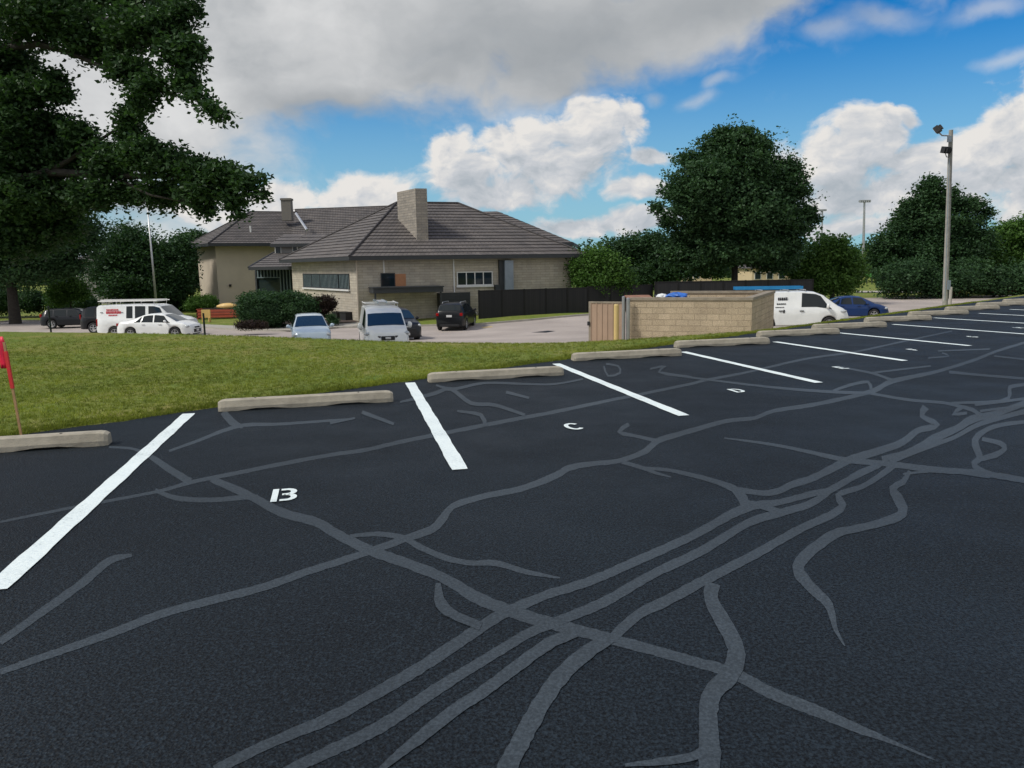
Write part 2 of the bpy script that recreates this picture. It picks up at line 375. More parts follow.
CR = [
 [(0,522,2.5),(70,508,3),(155,492,3),(192,482,4),(232,474,4),(281,464,4),(330,455,4),(365,450,4),(400,442,4),(450,432,4),(485,425,4),(527,417,3.6),(559,411,3.5),(611,400,3),(632,396,3),(690,384,2.6),(706,380,2.5),(748,372,2.2),(805,359,2),(854,352,1.8),(896,343,1.6),(952,331,1.3)],
 [(109,447,2),(134,449,2.5),(151,457,5),(169,469,7),(190,482,8)],
 [(155,490,4),(176,498,5),(211,500,5),(246,497,5),(258,497,5)],
 [(211,479,6),(246,494,8),(281,512,9),(316,522,9),(337,534,10),(372,551,10),(435,574,10),(478,598,12),(513,612,12),(558,625,12),(611,639,11),(664,653,10),(699,663,10),(731,672,11),(769,692,12),(812,709,12),(857,728,9),(892,742,4),(935,760,1)],
 [(169,451,2.5),(197,441,3),(239,426,4),(281,424,3),(351,419,2)],
 [(223,412,7),(232,422,7),(243,427,4)],
 [(0,642,7),(42,612,8),(81,584,8),(109,561,8),(132,555,3)],
 [(0,672,6),(46,656,7),(112,633,8),(155,616,8),(197,604,8),(260,588,8),(306,572,7),(365,553,7),(407,538,7),(432,529,8),(444,517,8),(453,506,6.5),(485,496,6),(520,489,6),(555,476,7),(569,468,6.5),(590,464,5),(618,461,4.5),(646,451,6),(657,441,6),(690,431,5),(727,421,4),(755,418,4),(773,411,4),(812,405,4),(854,396,4),(875,390,5),(893,381,5),(931,373,3.3),(956,366,3),(977,359,3),(994,352,2.5),(1010,347,2.5),(1040,338,2)],
 [(350,536,3),(379,534,5),(404,538,6),(418,546,6),(446,558,6),(471,563,5),(495,563,6),(527,572,5),(560,578,1.5)],
 [(629,424,4),(619,432,4.5),(636,436,3),(657,441,4)],
 [(622,462,4),(643,468,4),(656,473,3),(671,477,1.5)],
 [(643,468,3),(668,470,3.5),(692,475,4.5),(717,482,5),(734,489,7),(743,499,10),(746,508,9)],
 [(215,770,10),(270,743,10),(330,718,12),(376,693,12),(418,669,12),(460,641,12),(499,616,11),(541,597,9),(590,581,9),(632,563,9),(690,537,8),(743,509,9),(780,502,6),(815,493,6),(833,489,6),(861,472,6),(878,466,5)],
 [(734,489,5),(769,493,6),(794,484,7),(815,477,7),(847,461,8),(875,452,8),(903,442,7),(917,431,6),(937,425,6),(922,416,5),(926,407,8)],
 [(285,772,10),(330,751,12),(383,725,13),(435,690,12),(481,662,10),(527,634,10),(558,621,10),(604,602,10),(653,574,9),(703,550,9),(748,523,8),(780,513,8),(812,503,7),(829,491,7),(850,479,6),(880,464,6)],
 [(611,639,10),(639,614,10),(664,602,11),(703,581,10),(752,556,9),(798,530,8),(833,514,8),(843,505,8),(838,495,6),(861,487,5),(878,477,6),(896,464,6)],
 [(882,459,6),(910,452,7),(935,438,8),(956,429,7),(973,419,8),(1001,412,6),(1040,397,6)],
 [(890,462,4),(930,446,5),(955,437,4),(980,424,5),(1030,410,5)],
 [(745,502,5),(762,506,6),(782,513,6)],
 [(724,438,1.5),(769,444,3),(805,451,3.5),(847,460,5),(889,464,6),(938,470,6),(980,473,6),(1040,483,6)],
 [(903,474,2),(942,471,3),(990,477,3)],
 [(910,471,4),(903,482,6),(893,488,8),(900,502,10),(902,514,10),(880,523,8),(850,530,7),(833,535,10),(805,556,12),(799,572,12),(819,595,10),(829,605,9),(836,630,4),(845,646,1)],
 [(1040,420,4),(1001,425,4),(984,431,5),(975,440,7),(977,449,7),(980,458,7),(974,463,6),(978,469,6),(991,474,5)],
 [(982,439,4),(1000,443,5),(1005,449,5),(995,455,6),(980,459,5)],
 [(868,393,2.5),(910,400,3),(945,403,3),(973,410,4),(981,415,4),(998,413,3)],
 [(952,403,2.5),(1001,401,3),(1010,394,4),(1010,387,4),(1030,384,3)],
 [(962,407,4),(953,414,4),(967,413,3)],[(975,405,2.5),(1030,398,3)],[(980,411,2.5),(1030,405,3)],
 [(664,374,2),(727,382,2),(780,388,2.5),(833,392,3),(872,393,3)],
 [(833,391,2.5),(850,385,3),(868,382,3),(871,389,3)],
 [(840,367,1.6),(871,373,2.3),(892,380,3)],[(871,373,2),(896,370,2),(931,366,1.6)],
 [(949,372,3),(980,375,2.5),(1030,379,2.5)],[(928,358,1.5),(949,356,1.6),(942,353,1.5)],
 [(938,351,1.4),(990,349,1.6)],[(994,356,1.5),(1030,360,1.6)],
 [(380,770,5),(400,753,9),(418,739,12),(453,711,13),(485,690,12),(513,669,12),(548,644,12),(576,632,10)],
 [(503,775,20),(520,743,19),(537,711,18),(558,679,17),(583,655,15),(611,637,12)],
 [(713,583,15),(711,598,14),(724,623,15),(736,648,17),(731,672,20),(713,693,19),(708,718,19),(710,746,21),(709,775,22)],
 [(625,765,3),(664,761,8),(690,757,9),(710,748,11)],
 [(438,583,5),(441,604,12),(457,616,9),(481,626,9)],
 [(400,402,2),(414,399,3),(436,393,4),(451,389,4),(471,403,4),(495,405,3.5),(525,415,3)],
 [(436,385,2.2),(453,389,3),(485,383,2.5),(527,384,2),(555,384,2),(583,379,1.8)],
 [(457,411,2),(481,415,4),(485,426,4)],[(362,412,4),(394,424,3)],[(506,392,3),(529,398,2.5)],[(330,423,3),(355,418,2)],
 [(604,366,2),(608,376,2),(620,373,2.5),(618,366,2),(606,364,2)],[(650,369,2),(666,366,2),(659,372,2.5),(692,377,1.8)],
]
zz = 0.003
for i, c in enumerate(CR):
    ribbon_obj('crack_seal', c, 0.0012+0.00006*i, MT['crack'], 0.09)
# parking lines (world)
LN = [((189,414),(-6,591)),((410,383),(460,470)),((556,364),(684,416)),((683,352),(819,383)),((775,342),(905,361)),((838,333),(970,346)),((893,324.5),(1035,335)),((934,318),(1060,325.5)),((979,313.5),(1090,319)),((1010,309.5),(1110,314))]
for a, b in LN:
    A = gz(*a)[:2]; B = gz(*b)[:2]; d = B-A; Ln = np.linalg.norm(d); d /= Ln
    n = np.array([-d[1], d[0]]); mb = MB(); K = 40; w = 0.062
    for k in range(K):
        p = A+d*Ln*k/K; q = A+d*Ln*(k+1)/K
        wa = w*(1+0.05*math.sin(k*.9)+.03*math.sin(k*2.3)); wb = w*(1+0.05*math.sin((k+1)*.9)+.03*math.sin((k+1)*2.3))
        mb.quad((*(p-n*wa), .0062), (*(q-n*wb), .0062), (*(q+n*wb), .0062), (*(p+n*wa), .0062))
    mb.build('parking_line', MT['paint'], lot)
# stencilled letters
def arc(cx, cy, rx, ry, a0, a1, n=10): return [(cx+rx*math.cos(R(a0+(a1-a0)*i/n)), cy+ry*math.sin(R(a0+(a1-a0)*i/n))) for i in range(n+1)]
GL = {'B': [[(0.06, 0), (0.06, 1)], [(0.25, 0.93), (0.42, 0.93)]+arc(0.42, 0.73, .2, .2, 90, -90)+[(0.3, 0.53)], [(0.42, 0.50)]+arc(0.42, 0.29, .22, .22, 90, -90)+[(0.25, 0.07)]],
 'C': [arc(0.36, 0.5, .30, .43, 45, 315, 16)],
 'D': [[(0.06, 0), (0.06, 1)], [(0.24, 0.93)]+arc(0.3, 0.5, .34, .43, 90, -90, 14)+[(0.24, 0.07)]],
 'E': [[(0.06, 0), (0.06, 1)], [(0.22, .93), (.6, .93)], [(0.22, .5), (.52, .5)], [(0.22, .07), (.6, .07)]],
 'F': [[(0.06, 0), (0.06, 1)], [(0.22, .93), (.6, .93)], [(0.22, .5), (.52, .5)]],
 'G': [arc(0.36, 0.5, .30, .43, 45, 330, 16)+[(0.62, 0.45), (0.42, 0.45)]],
 'H': [[(0.06, 0), (0.06, 1)], [(0.6, 0), (0.6, 1)], [(0.2, .5), (.46, .5)]]}
up = np.array([-0.225, 0.974]); rt = np.array([0.974, 0.225])
for ch, px in zip('BCDEFGH', [(284,495.5),(573,427),(737,391),(841,368),(914,350),(972,337),(1019,328)]):
    c = gz(*px)[:2]; h = 0.30 if ch in 'BC' else 0.25; mb = MB()
    for st in GL[ch]:
        P = [c + rt*(x-0.33)*h*.72 + up*(y-0.5)*h*.95 for x, y in st]; w = 0.020
        for i in range(len(P)-1):
            d = P[i+1]-P[i]; d /= np.linalg.norm(d)+1e-9; n = np.array([-d[1], d[0]])*w; e = d*w*0.25
            zq = 0.0068+0.0002*(i % 3)
            mb.quad((*(P[i]-n-e), zq), (*(P[i+1]-n+e), zq), (*(P[i+1]+n+e), zq), (*(P[i]+n-e), zq))
    mb.build('stall_letter', MT['paint'], lot)
# wheel stops
def wheel_stop_mesh():
    L = 0.93; prof = [(-0.085, 0), (-0.085, .05), (-0.062, .125), (-0.045, .135), (0.045, .135), (0.062, .125), (0.085, .05), (0.085, 0)]
    mb = MB(); stx = [-L, -L+.03, -L+.07] + list(np.linspace(-L+.2, L-.2, 9)) + [L-.07, L-.03, L]
    for i, x in enumerate(stx):
        e = min(x+L, L-x); k = 0.80 if e < .001 else (0.94 if e < .04 else 1.0)
        for (y, z) in prof:
            zb = 0.0
            if z == 0 and 0.28 < abs(x) < 0.62: zb = 0.022
            mb.v.append((x, y*k, max(z*k, zb)))
    n = len(prof)
    for i in range(len(stx)-1):
        for k in range(n-1): mb.f.append((i*n+k, i*n+k+1, (i+1)*n+k+1, (i+1)*n+k))
    mb.f.append(tuple(range(n))); mb.f.append(tuple((len(stx)-1)*n+k for k in range(n))[::-1])
    return mb
ws = wheel_stop_mesh().build('wheel_stop', MT['concrete']); ws.data.flip_normals()
rods = []
for sx in (-.55, .55):
    rod = MB(); rod.tube([(sx, 0, .12), (sx, 0, .1385)], .012, 6); rods.append(rod.build('anchor_pin', MT['black'], ws))
SP = [((0-8,448.5),(112,442),1),((217,410.5),(395,401),2),((428,381.5),(563,375),3),((570,361),(682,355),4),((672,347.8),(771,343.2),5),((757,337.6),(838,333),6),((807,330.5),(890,326),7)]
mids = []
for a, b, i in SP:
    A = gz(*a); B = gz(*b)
    if i == 1: mid = np.array([-3.55, 6.62])-np.array([.967, .25])*0.93
    else: mid = (A+B)[:2]/2
    mids.append(mid)
last = mids[-1]
for k in range(1, 7): mids.append(last+np.array([1.98, 1.80])*k)
SL = ['wooden-stake end wheel stop, cut off by the left frame edge beside the pink flag', 'concrete wheel stop at the head of the stall lettered B', 'concrete wheel stop at the head of the stall lettered C',
 'concrete wheel stop at the head of the stall lettered D', 'concrete wheel stop directly below the block enclosure corner', 'concrete wheel stop directly in front of the white van with the blue ladder',
 'concrete wheel stop in front of the van nose and blue car', 'concrete wheel stop just right of the blue car, left of the wooden pole', 'concrete wheel stop just left of the foot of the wooden light pole', 'concrete wheel stop at the foot of the wooden light pole', 'first concrete wheel stop to the right of the wooden light pole', 'second concrete wheel stop to the right of the wooden light pole', 'farthest concrete wheel stop at the right frame edge']
SL[0] = 'concrete wheel stop cut off by the left frame edge beside the pink flagged stake'
for i, mdp in enumerate(mids):
    if i == 0: o = ws
    else:
        o = ws.copy(); col.objects.link(o)
        for rd in rods: r_ = rd.copy(); col.objects.link(r_); r_.parent = o
    o.scale = (1, 1, .87); o.location = (mdp[0], mdp[1], 0.002); o.rotation_euler = (0, 0, R(14.5)+random.uniform(-.012, .012))
    tag(o, SL[i], 'wheel stop', 'concrete wheel stops along the row of stalls')
# grass tufts
def blades(name, X, Y, hgt, wid, mat, per=5):
    n = len(X); Zb = terr(X, Y); V = np.zeros((n*per, 3, 3)); 
    bx = np.repeat(X, per)+rng.normal(0, .018, n*per); by = np.repeat(Y, per)+rng.normal(0, .018, n*per); bz = np.repeat(Zb, per)-0.004
    an = rng.uniform(0, 2*np.pi, n*per); hh = hgt*rng.uniform(.5, 1.25, n*per); ww = wid*rng.uniform(.7, 1.3, n*per)
    dx = np.cos(an)*ww; dy = np.sin(an)*ww; lx = rng.normal(0, .45, n*per)*hh; ly = rng.normal(0, .45, n*per)*hh
    V[:, 0] = np.stack([bx-dx, by-dy, bz], -1); V[:, 1] = np.stack([bx+dx, by+dy, bz], -1); V[:, 2] = np.stack([bx+lx, by+ly, bz+hh], -1)
    patch = .5+.22*np.sin(X*1.1+np.sin(Y*.9)*1.5)*np.sin(Y*1.7+np.sin(X*.6))+.15*np.sin(X*3.1+Y*2.3)*np.sin(Y*4.1-X); t = np.repeat(np.clip(patch-.12+rng.normal(0, .22, n), 0, 1), per); t = np.clip(t+rng.normal(0, .12, n*per), 0, 1)
    o = npmesh(name, V.reshape(-1, 3), np.arange(n*per*3).reshape(-1, 3), mat, tint=np.repeat(t, 3)); return o
n1 = 60000; xx = rng.uniform(-13, 8, n1*2); yy = rng.uniform(5, 19, n1*2); v = yy-edge_y(xx); ok = (v > 0.02) & (yy < crest_y(xx)+1.5) & (rng.uniform(0, 1, n1*2) < np.clip(1.25-(yy-6)/10, .0, 1)*np.clip((xx+13)/4, 0, 1)); xx = xx[ok]; yy = yy[ok]
ex = rng.uniform(-9, 16, 12000); ey = edge_y(ex)+np.abs(rng.normal(0, .10, 12000))+.02*np.sin(ex*7)
g1 = blades('grass', np.concatenate([xx, ex]), np.concatenate([yy, ey]), 0.034, 0.0030, MT['blade'], 8)
tag(g1, 'short mown grass blades on the lawn beside the parking lot', 'grass', kind='stuff')
# lower lot
FB = [(-90, 335), (-30, 326), (0, 321.5), (45, 321.5), (110, 322), (196, 328), (242, 331), (290, 332), (340, 328.5), (430, 326.5), (475, 325.5), (530, 321), (590, 315.5), (640, 312)]
fb = [ghit(*p)[:2] for p in FB[1:]]
fx = [-120]+[p[0] for p in fb]+[11, 20, 24, 28, 120]; fy = [fb[0][1]+8]+[p[1] for p in fb]+[58, 58, 66, 76, 84]
def far_y(x): return np.interp(x, fx, fy)
xs3 = np.arange(-60, 100, 0.5); ts = np.linspace(0, 1, 60)
Yn = crest_y(xs3)+run_(xs3)*.8; Yf = np.maximum(far_y(xs3), Yn+0.5)
X = np.repeat(xs3[None], 60, 0); Y = Yn[None]+(Yf-Yn)[None]*ts[:, None]
gridmesh('lower_parking_lot', X, Y, zlow(X, Y)+0.012, MT['oldlot'])
# kerb round the far side of the lower lot
mb = MB(); k0 = xs3[(xs3 > -50) & (xs3 < 9)]
for i in range(len(k0)-1):
    a = np.array([k0[i], far_y(k0[i])]); b = np.array([k0[i+1], far_y(k0[i+1])]); t = b-a; t /= np.linalg.norm(t); n = np.array([-t[1], t[0]])*.16
    za = zlow(a[0], a[1]); zb = zlow(b[0], b[1])
    P = [(*a, za-.1), (*b, zb-.1), (*b, zb+.13), (*a, za+.13), (*(a+n), za+.13), (*(b+n), zb+.13), (*(b+n), zb-.1), (*(a+n), za-.1)]
    mb.add(P, [(0, 1, 2, 3), (3, 2, 5, 4), (4, 5, 6, 7)])
kb = mb.build('kerb', MT['kerb']); kb['kind'] = 'structure'
# sidewalk and planting bed in front of the left facade
def sheet(name, pxs, off, mat):
    P = [ghit(*p, off) for p in pxs]; mb = MB(); mb.add(P, [tuple(range(len(P)))]); o = mb.build(name, mat)
    if o.data.polygons[0].normal.z < 0: o.data.flip_normals()
    o['kind'] = 'structure'; return o
sheet('sidewalk', [(196, 326.5), (242, 329.3), (290, 330.5), (338, 327.2), (372, 324.5), (362, 322), (318, 325), (262, 327.5), (232, 325.5), (200, 324)], 0.10, MT['kerb'])
sheet('planting_bed', [(246, 328), (262, 327), (318, 324.5), (361, 321.5), (350, 319.5), (300, 319), (252, 320)], 0.14, MT['mulch'])
sheet('field_path', [(855, 292.3), (930, 292.3), (930, 290.8), (855, 290.8)], 0.05, MT['kerb'])
sheet('lot_patch', [(531, 332.4), (548, 330.6), (556, 331.0), (546, 332.6)], 0.016, MT['seal'])
sheet('yellow_marking', [(481, 327.0), (492, 326.2), (493, 327.0), (483, 327.9)], 0.018, MT['yellow'])
# ------------------------------------------------------------------ foliage
def leafcloud(centres, rads, nclump, nleaf, ls, clr, shell=0.45, flat=0.75, droop=0.0, rag=0.10):
    """centres (k,3), rads (k,3) -> leaf quads gathered in clumps"""
    centres = np.array(centres, float); rads = np.array(rads, float)
    w = (rads[:, 0]*rads[:, 1]*rads[:, 2])**(2/3.); w /= w.sum(); idx = rng.choice(len(centres), nclump, p=w)
    d = rng.normal(0, 1, (nclump, 3)); d /= np.linalg.norm(d, axis=1)[:, None]
    rr = rng.uniform(0, 1, nclump)**shell; rr *= rng.uniform(.80, 1.08, nclump)*np.where(rng.uniform(0, 1, nclump) < rag, rng.uniform(1.05, 1.38, nclump), 1.0)
    cc = centres[idx] + d*rr[:, None]*rads[idx]
    cs = clr*rng.uniform(.6, 1.5, nclump)
    ci = np.repeat(np.arange(nclump), nleaf); n = len(ci)
    off = np.clip(rng.normal(0, 1, (n, 3)), -1.5, 1.5); off[:, 2] *= flat; P = cc[ci] + off*cs[ci][:, None]*.5
    P[:, 2] -= droop*np.abs(rng.normal(0, 1, n))*cs[ci]
    a = rng.normal(0, 1, (n, 3)); a[:, 2] *= .6; a /= np.linalg.norm(a, axis=1)[:, None]
    b = rng.normal(0, 1, (n, 3)); b[:, 2] *= .6; b -= (a*b).sum(1)[:, None]*a; b /= np.linalg.norm(b, axis=1)[:, None]
    s = ls*rng.uniform(.6, 1.35, n)[:, None]
    V = np.stack([P-a*s*.5, P+b*s*.3+a*s*.05, P+a*s*.5, P-b*s*.3+a*s*.05], 1).reshape(-1, 3)
    ct = np.clip(rng.normal(.45, .22, nclump), 0, 1); t = np.clip(ct[ci]+rng.normal(0, .14, n), 0, 1)
    return V, np.arange(n*4).reshape(-1, 4), np.repeat(t, 4)
def icos(c, r, seed=0, n1=12, n2=8):
    V = []; Fc = []; c = np.array(c); r = np.array(r)
    for j in range(n2+1):
        ph = math.pi*j/n2
        for i in range(n1):
            th = 2*math.pi*i/n1; k = 1+.14*math.sin(3*th+seed)*math.sin(4*ph+seed*2)+.08*math.sin(7*th+ph*5+seed)
            V.append(c + r*k*np.array([math.sin(ph)*math.cos(th), math.sin(ph)*math.sin(th), math.cos(ph)]))
    for j in range(n2):
        for i in range(n1): Fc.append((j*n1+i, j*n1+(i+1) % n1, (j+1)*n1+(i+1) % n1, (j+1)*n1+i))
    return V, Fc
def tree(name, label, cat, base, lobes, ls, nclump, nleaf, mat, clr=.6, trunk=(3.0, .25), group=None, core=0.0, shell=0.45, limbs=True, flat=.75, droop=0.0, lean=(0, 0)):
    base = np.array(base, float); root = empty(name, base, 0, label, cat, group)
    C = np.array([l[0] for l in lobes], float)-base; Rd = np.array([l[1] for l in lobes], float)
    V, Fq, t = leafcloud(C, Rd, nclump, nleaf, ls, clr, shell, flat, droop, .28 if name == 'oak_tree' else .18)
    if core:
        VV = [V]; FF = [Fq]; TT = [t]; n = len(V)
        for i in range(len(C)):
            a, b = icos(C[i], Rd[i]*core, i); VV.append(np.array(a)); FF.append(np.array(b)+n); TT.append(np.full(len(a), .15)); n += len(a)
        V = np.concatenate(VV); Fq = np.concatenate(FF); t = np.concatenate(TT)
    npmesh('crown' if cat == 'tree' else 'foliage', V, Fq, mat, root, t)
    if trunk:
        th, tr = trunk; mb = MB(); top = np.array([lean[0], lean[1], th])
        mb.tube([(0, 0, -.3), (0, 0, .15), top*.5+np.array([0, 0, 0]), top], [tr*1.5, tr*1.1, tr*.85, tr*.7], 9)
        if isinstance(limbs, list):
            for lm in limbs:
                mb.tube([at(a_, b_, Y_)-base for a_, b_, Y_, _ in lm], [q_[3] for q_ in lm], 8)
        elif limbs:
            for i in range(0, len(C), 1 if len(C) < 20 else 6):
                tgt = C[i]; midp = (top+tgt)/2+np.array([random.uniform(-.4, .4), random.uniform(-.4, .4), random.uniform(.0, .8)])*min(1, np.linalg.norm(tgt-top)/5)
                start = top*random.uniform(.8, 1.0)
                k = min(.55, .2+.3*Rd[i].mean()/3)*(1 if len(C) < 20 else .5)
                mb.tube([start, start*.6+midp*.4, midp, midp*.4+tgt*.6, tgt], [tr*k*1.1, tr*k*.9, tr*k*.7, tr*k*.5, tr*k*.25], 6)
                for q in range(3):
                    dd = np.array([random.gauss(0, 1), random.gauss(0, 1), random.gauss(0.2, .7)]); dd /= np.linalg.norm(dd)
                    e = tgt + dd*Rd[i]*.8; mb.tube([midp*.4+tgt*.6, tgt*.5+e*.5, e], [tr*k*.35, tr*k*.22, tr*k*.08], 5, False)
        mb.build('trunk', MT['bark'], root, smooth=True)
    return root
def plobe(px, py, Y, rx, ry=None, ryd=None):
    """crown lobe from its place in the view: centre pixel, distance, radii in pixels (made metric), depth radius"""
    ry = ry or rx*.8; s = Y/F; c = at(px, py, Y); return (c, (rx*s, (ryd or rx)*s, ry*s))
# big near oak, trunk off frame to the left
OL = []
for (px, py, Y, rx, ry) in [
  (148,26,24,40,18),(178,52,23,20,16),(192,48,23,13,12),(186,78,23,16,13),(200,95,22.5,11,8),(213,108,22,10,6),(226,113,22,6,3),(186,8,24,12,10),(172,20,24,18,12),(100,40,25,42,18),(50,15,25,60,20),(128,66,24,24,14),(150,84,23,18,13),(140,100,23,12,10),(128,112,24,10,10),(105,-25,27,70,26),(165,-22,25,40,14),
  (12,60,26,24,20),(22,92,25,26,14),(52,74,25,14,6),(60,92,25,10,8),(8,125,25,30,24),(50,122,26,26,12),(78,130,25,18,10),(48,88,25,24,7),(20,150,26,50,26),(75,152,26,36,20),(112,160,25,30,20),
  (130,128,25,14,8),(145,150,24,26,15),(170,163,24,26,17),(198,168,23.5,22,15),(225,170,23,20,13),(246,180,22.5,13,8),(258,190,22.5,7,5),(262,176,22.5,5,4),(205,188,23.5,26,12),(165,192,25,28,12),(232,196,23,12,9),(237,210,23,6,6),(205,206,23.5,9,6),
  (35,195,26,55,24),(95,192,25,30,16),(128,190,25,20,12),(-20,90,26,40,80),(-80,60,27,90,90),(-60,180,27,60,60),(20,235,27,34,22),(60,225,27,26,16)]:
    OL.append(plobe(px, py, Y, rx*.98, ry*.98, rx*1.1))
ob = np.array([-20.5, 26.0, 0.0]); ob[2] = float(terr(np.array(ob[0]), np.array(ob[1])))
tree('oak_tree', 'large dark oak whose leafy boughs overhang the upper left of the view', 'tree', ob, OL, .15, 13000, 20, MT['leaf_oak'], .30, (4.5, .5), shell=.62, flat=.7, droop=.35, limbs=[
  [(-70,235,26,.26),(-40,120,26,.22),(-5,50,26,.15),(38,44,25,.10),(68,52,25,.075),(100,66,24,.055),(135,80,24,.035),(150,92,24,.015)],
  [(-70,235,26,.24),(-20,190,26,.2),(50,172,25,.14),(110,176,25,.1),(165,176,24,.07),(205,176,23.5,.045),(245,184,22.7,.02)],
  [(-40,120,26,.2),(30,20,26,.14),(95,18,25,.1),(145,30,24,.07),(175,62,23,.045),(195,92,22.7,.025),(212,106,22.6,.012)],
  [(50,172,25,.1),(85,150,25,.06),(118,128,25,.04),(132,112,24.6,.02)],
  [(110,176,25,.07),(150,195,24,.04),(190,203,23.6,.015)],
  [(95,18,25,.07),(125,50,24.5,.045),(140,70,24,.03),(165,80,23.5,.012)]])
# trees and shrubs (pixel lobes at their distance)
def ptree(name, label, cat, bpx, Y, lobes, ls, nclump, nleaf, mat, clr=.6, trunk=None, dz=None, **kw):
    b = at(bpx, 300, Y); b[2] = zlow(b[0], b[1])-.05 if dz is None else dz
    L = [plobe(l[0], l[1], Y+(l[4] if len(l) > 4 else 0), l[2], l[3]) for l in lobes]
    return tree(name, label, cat, b, L, ls, nclump, nleaf, mat, clr, trunk, **kw)
ptree('shade_tree', 'big round dark green tree standing behind the dark fence and block enclosure', 'tree', 734, 63,
  [(735,168,42,34),(700,192,34,30,-2),(772,190,32,34,1),(735,213,54,34),(696,236,24,17,1),(778,228,26,22),(738,250,50,14),(733,138,20,9),(712,146,12,9),(757,146,14,10),(668,222,8,7),(658,208,7,4),(670,192,9,7),(806,212,10,5),(800,228,11,6),(792,168,9,8),(800,190,10,8),(688,160,10,8),(698,262,24,8),(676,253,12,6),(772,262,24,9),(790,246,14,9),(745,132,6,5),(722,133,5,5),(812,220,6,4)],
  .25, 6500, 24, MT['leaf_dark'], .62, (4.2, .32), shell=.42)
ptree('tall_tree', 'tall ragged tree behind the wooden light pole', 'tree', 935, 78,
  [(929,190,12,11),(934,182,6,5),(916,206,14,9),(906,214,9,7),(944,200,16,12),(965,206,14,9),(979,207,8,5),(985,214,6,4),(903,228,16,10),(930,224,28,16),(962,226,20,13),(890,243,18,11),(925,250,34,18),(960,250,26,16),(880,262,14,12),(905,272,26,16),(945,276,34,16),(982,240,12,10),(876,250,7,6)],
  .28, 3600, 24, MT['leaf_dark'], .7, (4.5, .35), core=.45)
ptree('bushy_tree', 'yellowish green tree at the right frame edge behind the lot', 'tree', 1005, 82,
  [(1001,236,16,12),(988,243,9,8),(1015,229,12,10),(1034,232,20,16),(990,262,26,22),(1025,262,28,26),(1005,285,34,14),(1055,250,40,36)],
  .30, 1700, 28, MT['leaf_mid'], 1.0, (4, .3), core=.6)
ptree('hedgerow_shrub', 'low dense dark shrub bank under the tall ragged tree', 'shrub', 950, 74,
  [(898,279,24,17),(935,283,22,13),(966,277,24,18),(1000,283,22,13),(1030,277,26,18),(918,270,16,12),(985,272,14,10)], .26, 1400, 26, MT['leaf_dark'], .7, None, core=.7)
ptree('maple_tree', 'pair-crowned mid green tree right of the big round tree, behind the blue car', 'tree', 832, 66,
  [(815,262,16,18),(832,252,16,15),(848,262,12,16),(820,282,20,12),(842,280,16,14),(855,272,7,12),(800,270,14,12)],
  .24, 1100, 26, MT['leaf_mid'], .7, (2.5, .2), core=.6)
ptree('willow_tree', 'pale yellow green tree in the gap beyond the green playing field', 'tree', 885, 130,
  [(880,258,12,8),(870,264,9,7),(893,262,10,10),(884,272,14,7)], .5, 420, 22, MT['leaf_bright'], 1.2, (3, .25), core=.6)
ptree('crabapple_tree', 'small bright green tree hugging the right end of the building', 'tree', 600, 60,
  [(598,262,18,13),(583,268,14,14),(612,272,16,14),(596,280,26,12),(620,284,12,8)], .2, 1500, 28, MT['leaf_mid'], .65, (2.2, .15), core=.6)
ptree('ash_tree', 'rounded dark tree between the small bright tree and the big round tree', 'tree', 640, 72,
  [(632,248,20,13),(655,255,24,18),(645,272,36,16),(618,252,12,10),(672,262,20,18),(655,240,12,7)], .25, 1500, 28, MT['leaf_dark'], .85, (3, .25), core=.6)
ptree('ash_tree', 'dark tree under and behind the right side of the big round crown', 'tree', 690, 80,
  [(690,258,30,18),(672,268,18,12),(712,268,20,9)], .28, 700, 26, MT['leaf_dark'], 1, (3, .25))
# left background
ptree('spruce_tree', 'broad dark tree directly behind the silver flagpole', 'tree', 128, 82,
  [(128,250,24,26),(112,270,22,22),(150,262,24,26),(135,285,36,18),(172,270,22,24),(180,250,14,14),(165,288,26,14)], .3, 2300, 28, MT['leaf_dark'], 1, (4, .3), core=.6)
ptree('elm_tree', 'dark tree with a thick trunk standing by the road at the left frame edge', 'tree', 13, 66,
  [(5,190,60,30),(55,215,40,30),(10,240,55,30),(60,248,36,20),(-30,250,50,40),(85,232,22,20),(20,272,46,12),(70,268,18,8),(-10,160,60,40)], .26, 3400, 28, MT['leaf_dark'], .9, (5.5, .45), core=.55)
ptree('elm_tree', 'dark tree filling the gap left of the tan wing, behind the hedge bush', 'tree', 192, 92,
  [(190,248,16,16),(200,262,18,22),(180,280,24,18),(196,238,8,7)], .3, 900, 26, MT['leaf_dark'], .9, (3, .25), core=.6)
ptree('young_tree', 'small leafy tree beside the dark car under the big trunk', 'tree', 70, 72,
  [(66,285,14,14),(78,290,12,10),(58,296,10,10)], .2, 600, 24, MT['leaf_mid'], .5, (1.5, .1), core=.4)
ptree('round_bush', 'rounded light green bush at the foot of the tan wing', 'shrub', 203, 80,
  [(200,303,12,7),(208,302,10,7),(194,306,9,5)], .16, 500, 26, MT['leaf_mid'], .4, None, core=.8)
ptree('clipped_hedge', 'dense rounded dark green hedge mass in front of the glass entrance', 'shrub', 262, 52,
  [(258,309,20,15),(272,311,18,16),(250,312,10,13),(262,300,18,7)], .13, 2600, 26, MT['leaf_dark'], .35, None, core=.9)
ptree('clipped_hedge', 'second rounded hedge lobe under the end of the long window', 'shrub', 299, 52.5,
  [(298,308,20,13),(308,311,12,12),(290,300,14,7)], .13, 2000, 26, MT['leaf_dark'], .35, None, core=.9)
ptree('barberry_bush', 'bronze leaved bush at the right end of the hedge', 'shrub', 326, 53,
  [(322,306,11,9),(327,303,8,6),(318,312,8,8)], .12, 700, 24, MT['leaf_red'], .3, None, core=.8)
